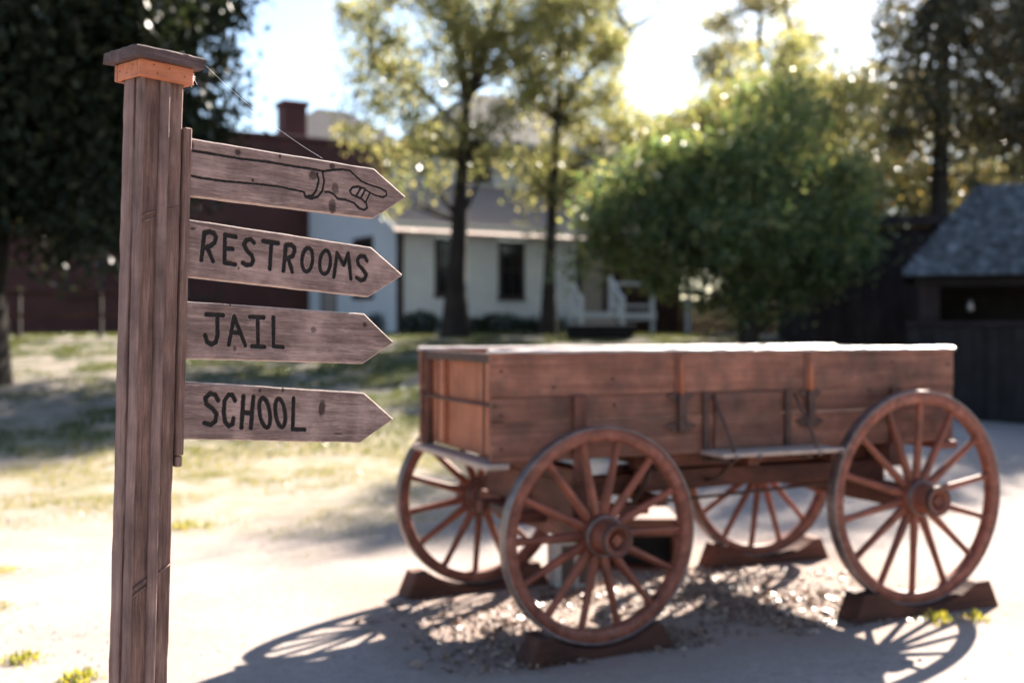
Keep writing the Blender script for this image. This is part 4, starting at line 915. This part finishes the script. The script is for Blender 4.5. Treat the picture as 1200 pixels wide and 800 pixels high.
# bushy green tree in the middle
tree('bushy_tree', 'wide bushy dark green tree behind the wagon box', (4.75, 22.0),
     [(0, 0, 0), (-.02, 0, .5), (-.05, 0, 1.0), (-.15, 0, 1.6), (-.3, 0, 2.4)], .20,
     [(-.7, 0, 2.4, 2.4, 1.8, 1.2), (-.4, .2, 3.7, 1.5, 1.5, 1.1), (.7, 0, 2.1, 1.5, 1.4, 1.0), (-2.5, -.2, 2.9, 1.2, 1.0, .8), (.5, .3, 4.8, 1.0, 1.0, .8), (-.1, 0, 1.4, 1.2, 1.1, .6), (1.5, 0, 3.2, 1.0, 1.0, .9), (-3.2, 0, 2.2, .6, .7, .45), (-1.7, 0, 3.9, .8, .8, .7), (1.9, 0, 2.0, .7, .7, .6)], 300, 175, .25, .13, 'leaf_green', droop=.3, shell=.3)
tree('bushy_tree', 'yellow-green sunlit tree rising behind the wide bushy green tree', (5.6, 26.5),
     [(0, 0, 0), (0, 0, 1.5), (.1, 0, 3), (.1, .1, 4.5)], .16,
     [(0, 0, 4.8, 1.9, 1.6, 1.4), (1.4, 0, 4.2, 1.6, 1.4, 1.5), (.9, 0, 6.5, 1.2, 1.1, .9), (-1.5, .2, 4.6, 1.2, 1.2, 1.0), (2.2, .2, 5.6, 1.1, 1.0, .8)], 230, 120, .28, .13, 'leaf_yellow', droop=.3, shell=.3)
# pale trees behind
for i, (bx_, by_, hgt, rx, lm, lb) in enumerate([(8.4, 38, 13.0, 2.5, 'leaf_pale', 'pale yellow sunlit tree rising behind the bushy green tree'), (11.6, 39, 9.6, 2.8, 'leaf_pale', 'pale sunlit tree between the bushy tree and the dark trunks'),
        (4.6, 44, 8.6, 2.6, 'leaf_pale', 'pale yellow tree just right of the cottage roof'), (14.5, 38, 9.0, 3.2, 'leaf_pale', 'yellowish tree glimpsed low between the dark trunks above the barn'), (19.5, 41, 7.5, 3.2, 'leaf_green', 'green tree far behind the shed roof')]):
    tree('distant_tree', lb, (bx_, by_), [(0, 0, 0), (.1, 0, hgt*.3), (0, .1, hgt*.6), (.1, 0, hgt*.85)], .2,
         [(0, 0, hgt*.62, rx, rx, hgt*.36), (rx*.5, 0, hgt*.42, rx*.7, rx*.7, hgt*.22), (-rx*.5, .2, hgt*.45, rx*.7, rx*.7, hgt*.22)], 230, 110, .34, .17, lm, 'bark_pale', group='pale trees in the background', shell=.4)
# tall dark trees on the right
for i, (bx_, by_, ln, lb, em) in enumerate([(10.9, 28.5, .2, 'tall dark tree with a straight black trunk behind the barn, nearest the bushy tree', 3), (13.9, 29.5, -.2, 'tall dark tree above the shingled roof at right', 4), (8.6, 31.5, .1, 'thin half-bare tree with crooked branches against the sky', 1), (17.5, 33, .1, 'tallest dark tree at the right edge of the view', 4)]):
    if em == 1:
        tree('bare_tree', lb, (bx_, by_), [(0, 0, 0), (-.1, 0, 3), (-.25, 0, 5.5), (-.5, 0, 7.5), (-.9, 0, 9.5)], .13, [(.6, 0, 4.6, .8, .8, 1.2), (0, 0, 8.5, 1.6, 1.2, 1.8)], 14, 18, .25, .11, 'leaf_pine', limbs=1,
             extra=[([(-.2, 0, 5.2), (.4, 0, 6.4), (.55, 0, 7.8), (.9, 0, 9.3)], .06), ([(-.35, 0, 6.2), (-1.1, 0, 7.3), (-1.6, 0, 8.6)], .05), ([(-.1, 0, 4.2), (-1.0, 0, 5.6), (-1.3, 0, 6.8)], .05)], group='tall trees at the right')
        continue
    tree('tall_tree', lb, (bx_, by_), [(0, 0, 0), (ln*.3, 0, 3), (ln*.6, 0, 6), (ln, 0, 9), (ln*1.1, 0, 12), (ln, 0, 13.2)], .27,
         [(0, 0, 8.0, 2.0, 2.0, 3.6), (.9, -.4, 5.0, 1.7, 1.4, 1.7), (-1.0, .2, 6.2, 1.5, 1.4, 1.8), (.2, 0, 11, 2.0, 2, 2.2), (0, 0, 12.9, 1.3, 1.3, 1.0)], 150+em*16, 120, .34, .15, 'leaf_pine', droop=.9, hang=1.35, group='tall trees at the right', shell=.35)
# foundation shrubs
def shrub(x, y, rx, rz, n, label, mat='leaf_shrub'):
    root = thing('shrub', label, 'shrub', (x, y, G(x, y)), 0, 'shrubs along the cottage wall')
    mb = MB()
    for k in range(6):
        a = k*1.05; mb.tube([(0, 0, -.05), (.3*rx*math.cos(a), .3*rx*math.sin(a), rz*.6), (.6*rx*math.cos(a), .6*rx*math.sin(a), rz*1.1)], [.02, .014, .006], 5)
    mb.build('stems', M['bark'], root)
    C = in_ell(n, (0, 0, rz*.8, rx, rx*.8, rz), .4); C = C[C[:, 2] > 0.02]
    C = C*np.array([1, 1, 1])+rng.normal(0, .05, C.shape)
    f = link('foliage', leaf_mesh('foliage', C, .09, M[mat]), root); f['kind'] = 'stuff'
shrub(-2.25, 27.3, .55, .32, 1400, 'round dark shrub by the cottage corner post')
shrub(-1.0, 27.9, .5, .25, 1000, 'low dark shrub behind the left tree trunk')
shrub(-.25, 28.2, .75, .30, 1700, 'wide dark shrub under the right cottage window')
shrub(.85, 28.8, .7, .26, 1500, 'dark shrub right of the thin tree trunk')
shrub(-3.5, 29.0, .5, .3, 900, 'dark shrub against the cottage side wall')

# ---------------------------------------------------------------- grass, litter, weeds
def blades(name, X, Y, h, w, mat, label, cat):
    n = len(X); Z = gz(X, Y); a = rng.uniform(0, 2*np.pi, n); hh = h*rng.uniform(.5, 1.5, n)
    dx, dy = np.cos(a)*w, np.sin(a)*w; tx, ty = rng.normal(0, .45, n)*hh, rng.normal(0, .45, n)*hh
    V = np.stack([np.stack([X-dx, Y-dy, Z-.01], 1), np.stack([X+dx, Y+dy, Z-.01], 1), np.stack([X+tx, Y+ty, Z+hh], 1)], 1).reshape(-1, 3)
    return tag(link(name, np_mesh(name, V, np.arange(3*n).reshape(n, 3), mat)), label, cat, kind='stuff')
n = 260000
X = rng.uniform(-13, 8, n); Y = 7.0+21*rng.random(n)**1.3
keep = (rng.random(n) < np.clip((turf(X, Y)-.33)*2.2, 0, 1)*(vnoise(X, Y, 1.9) > .42)) & (np.abs(X) < Y*.62)
X, Y = X[keep], Y[keep]
near = Y < 14+rng.normal(0, .8, len(Y))
blades('dry_grass', X[near], Y[near], .04, .007, M['grass'], 'thin dry yellowish grass in patches on the sand', 'grass')
blades('lawn_grass', X[~near], Y[~near], .06, .012, M['lawn'], 'green grass in the shade before the cottage', 'grass')
# litter of leaves and bark chips under and around the wagon
n = 11000; lx = rng.uniform(-.5, 3.0, n); ly = rng.uniform(-.35, 1.5, n)
k = rng.random(n) < np.clip(1.1-np.abs((lx-1.2)/1.8)**3-np.abs((ly-.45)/.95)**3, .0, 1)*(.2+.9*(vnoise(lx+9, ly+4, 2.6) > .4))
lx, ly = lx[k], ly[k]; X = WX+lx*ca-ly*sa; Y = WY+lx*sa+ly*ca
C = np.stack([X, Y, gz(X, Y)+rng.uniform(-.004, .022, len(X))], 1)
tag(link('leaf_litter', leaf_mesh('leaf_litter', C, .038, M['litter'], 0, .5, .35)), 'brown dead leaves and bark chips scattered under the wagon', 'leaf litter', kind='stuff')
# clods and pebbles in the same area
n = 1800; lx = rng.uniform(-.3, 2.8, n); ly = rng.uniform(-.3, 1.4, n); X = WX+lx*ca-ly*sa; Y = WY+lx*sa+ly*ca
s_ = rng.uniform(.006, .028, n)*rng.uniform(.4, 1, n); oc = np.array([(1, 0, 0), (-1, 0, 0), (0, 1, 0), (0, -1, 0), (0, 0, .7), (0, 0, -.7)])
V = np.stack([X, Y, gz(X, Y)+.002], 1)[:, None]+oc[None]*s_[:, None, None]*rng.uniform(.6, 1.3, (n, 6, 1))
fc = np.array([(0, 2, 4), (2, 1, 4), (1, 3, 4), (3, 0, 4), (2, 0, 5), (1, 2, 5), (3, 1, 5), (0, 3, 5)])
tag(link('soil_clods', np_mesh('soil_clods', V.reshape(-1, 3), (np.arange(n)[:, None, None]*6+fc[None]).reshape(-1, 3), M['litter'])), 'small clods and pebbles of soil among the litter', 'clods', kind='stuff')
# grit and small stones over the open sand
n = 9000; X = rng.uniform(-4.5, 5.5, n); Y = 3.2+8*rng.random(n)**1.2; s_ = rng.lognormal(-5.6, .55, n).clip(.0015, .016)
V = np.stack([X, Y, gz(X, Y)+.001], 1)[:, None]+oc[None]*s_[:, None, None]*rng.uniform(.6, 1.3, (n, 6, 1))
tag(link('grit', np_mesh('grit', V.reshape(-1, 3), (np.arange(n)[:, None, None]*6+fc[None]).reshape(-1, 3), M['litter'])), 'grit and small stones strewn over the open sand', 'grit', kind='stuff')
n = 2600; X = rng.uniform(-5, -1.2, n); Y = rng.uniform(4.6, 9, n); k = (vnoise(X+3, Y+8, 3.1) > .8) & (rng.random(n) < .8); X, Y = X[k], Y[k]
blades('sparse_grass', X, Y, .022, .006, M['grass'], 'sparse tiny dry sprouts dotting the sand at left', 'grass')
def weed(x, y, r, n, label, tall=.07, mat='weed'):
    root = thing('weed', label, 'weed', (x, y, G(x, y)), 0, 'small weeds on the sand')
    X = rng.normal(0, r*.5, n); Y = rng.normal(0, r*.5, n); hh = tall*rng.uniform(.4, 1.3, n)*np.exp(-(X**2+Y**2)/(r*r)); a = rng.uniform(0, 6.28, n)
    tx, ty = X+rng.normal(0, .4, n)*tall, Y+rng.normal(0, .4, n)*tall
    w = .007; dx, dy = np.cos(a)*w, np.sin(a)*w
    V = np.stack([np.stack([X, Y, 0*X-.005], 1), np.stack([(X+tx)/2+dx, (Y+ty)/2+dy, hh*.6], 1), np.stack([tx, ty, hh], 1), np.stack([(X+tx)/2-dx, (Y+ty)/2-dy, hh*.6], 1)], 1).reshape(-1, 3)
    f = link('leaves', np_mesh('leaves', V, np.arange(4*n).reshape(n, 4), M[mat]), root); f['kind'] = 'stuff'
weed(2.44, 6.33, .10, 70, 'bright yellow-green weed beside the near rear wheel chock', .06)
weed(2.66, 6.36, .07, 60, 'tiny yellow-green weed at the end of the near rear chock', .06)
weed(-2.47, 5.56, .12, 110, 'small green weed at the lower left edge of the sand', .05)
weed(-2.05, 5.25, .10, 110, 'green weed at the bottom edge just left of the post', .06)
weed(-3.55, 7.6, .2, 130, 'flat green weed patch on the sand left of the signpost', .05)
weed(-3.1, 6.6, .14, 70, 'thin weed tuft on the pale sand, left of the post', .04)
weed(-2.75, 9.3, .3, 200, 'broad grass tuft on the sand behind the sign boards', .06)
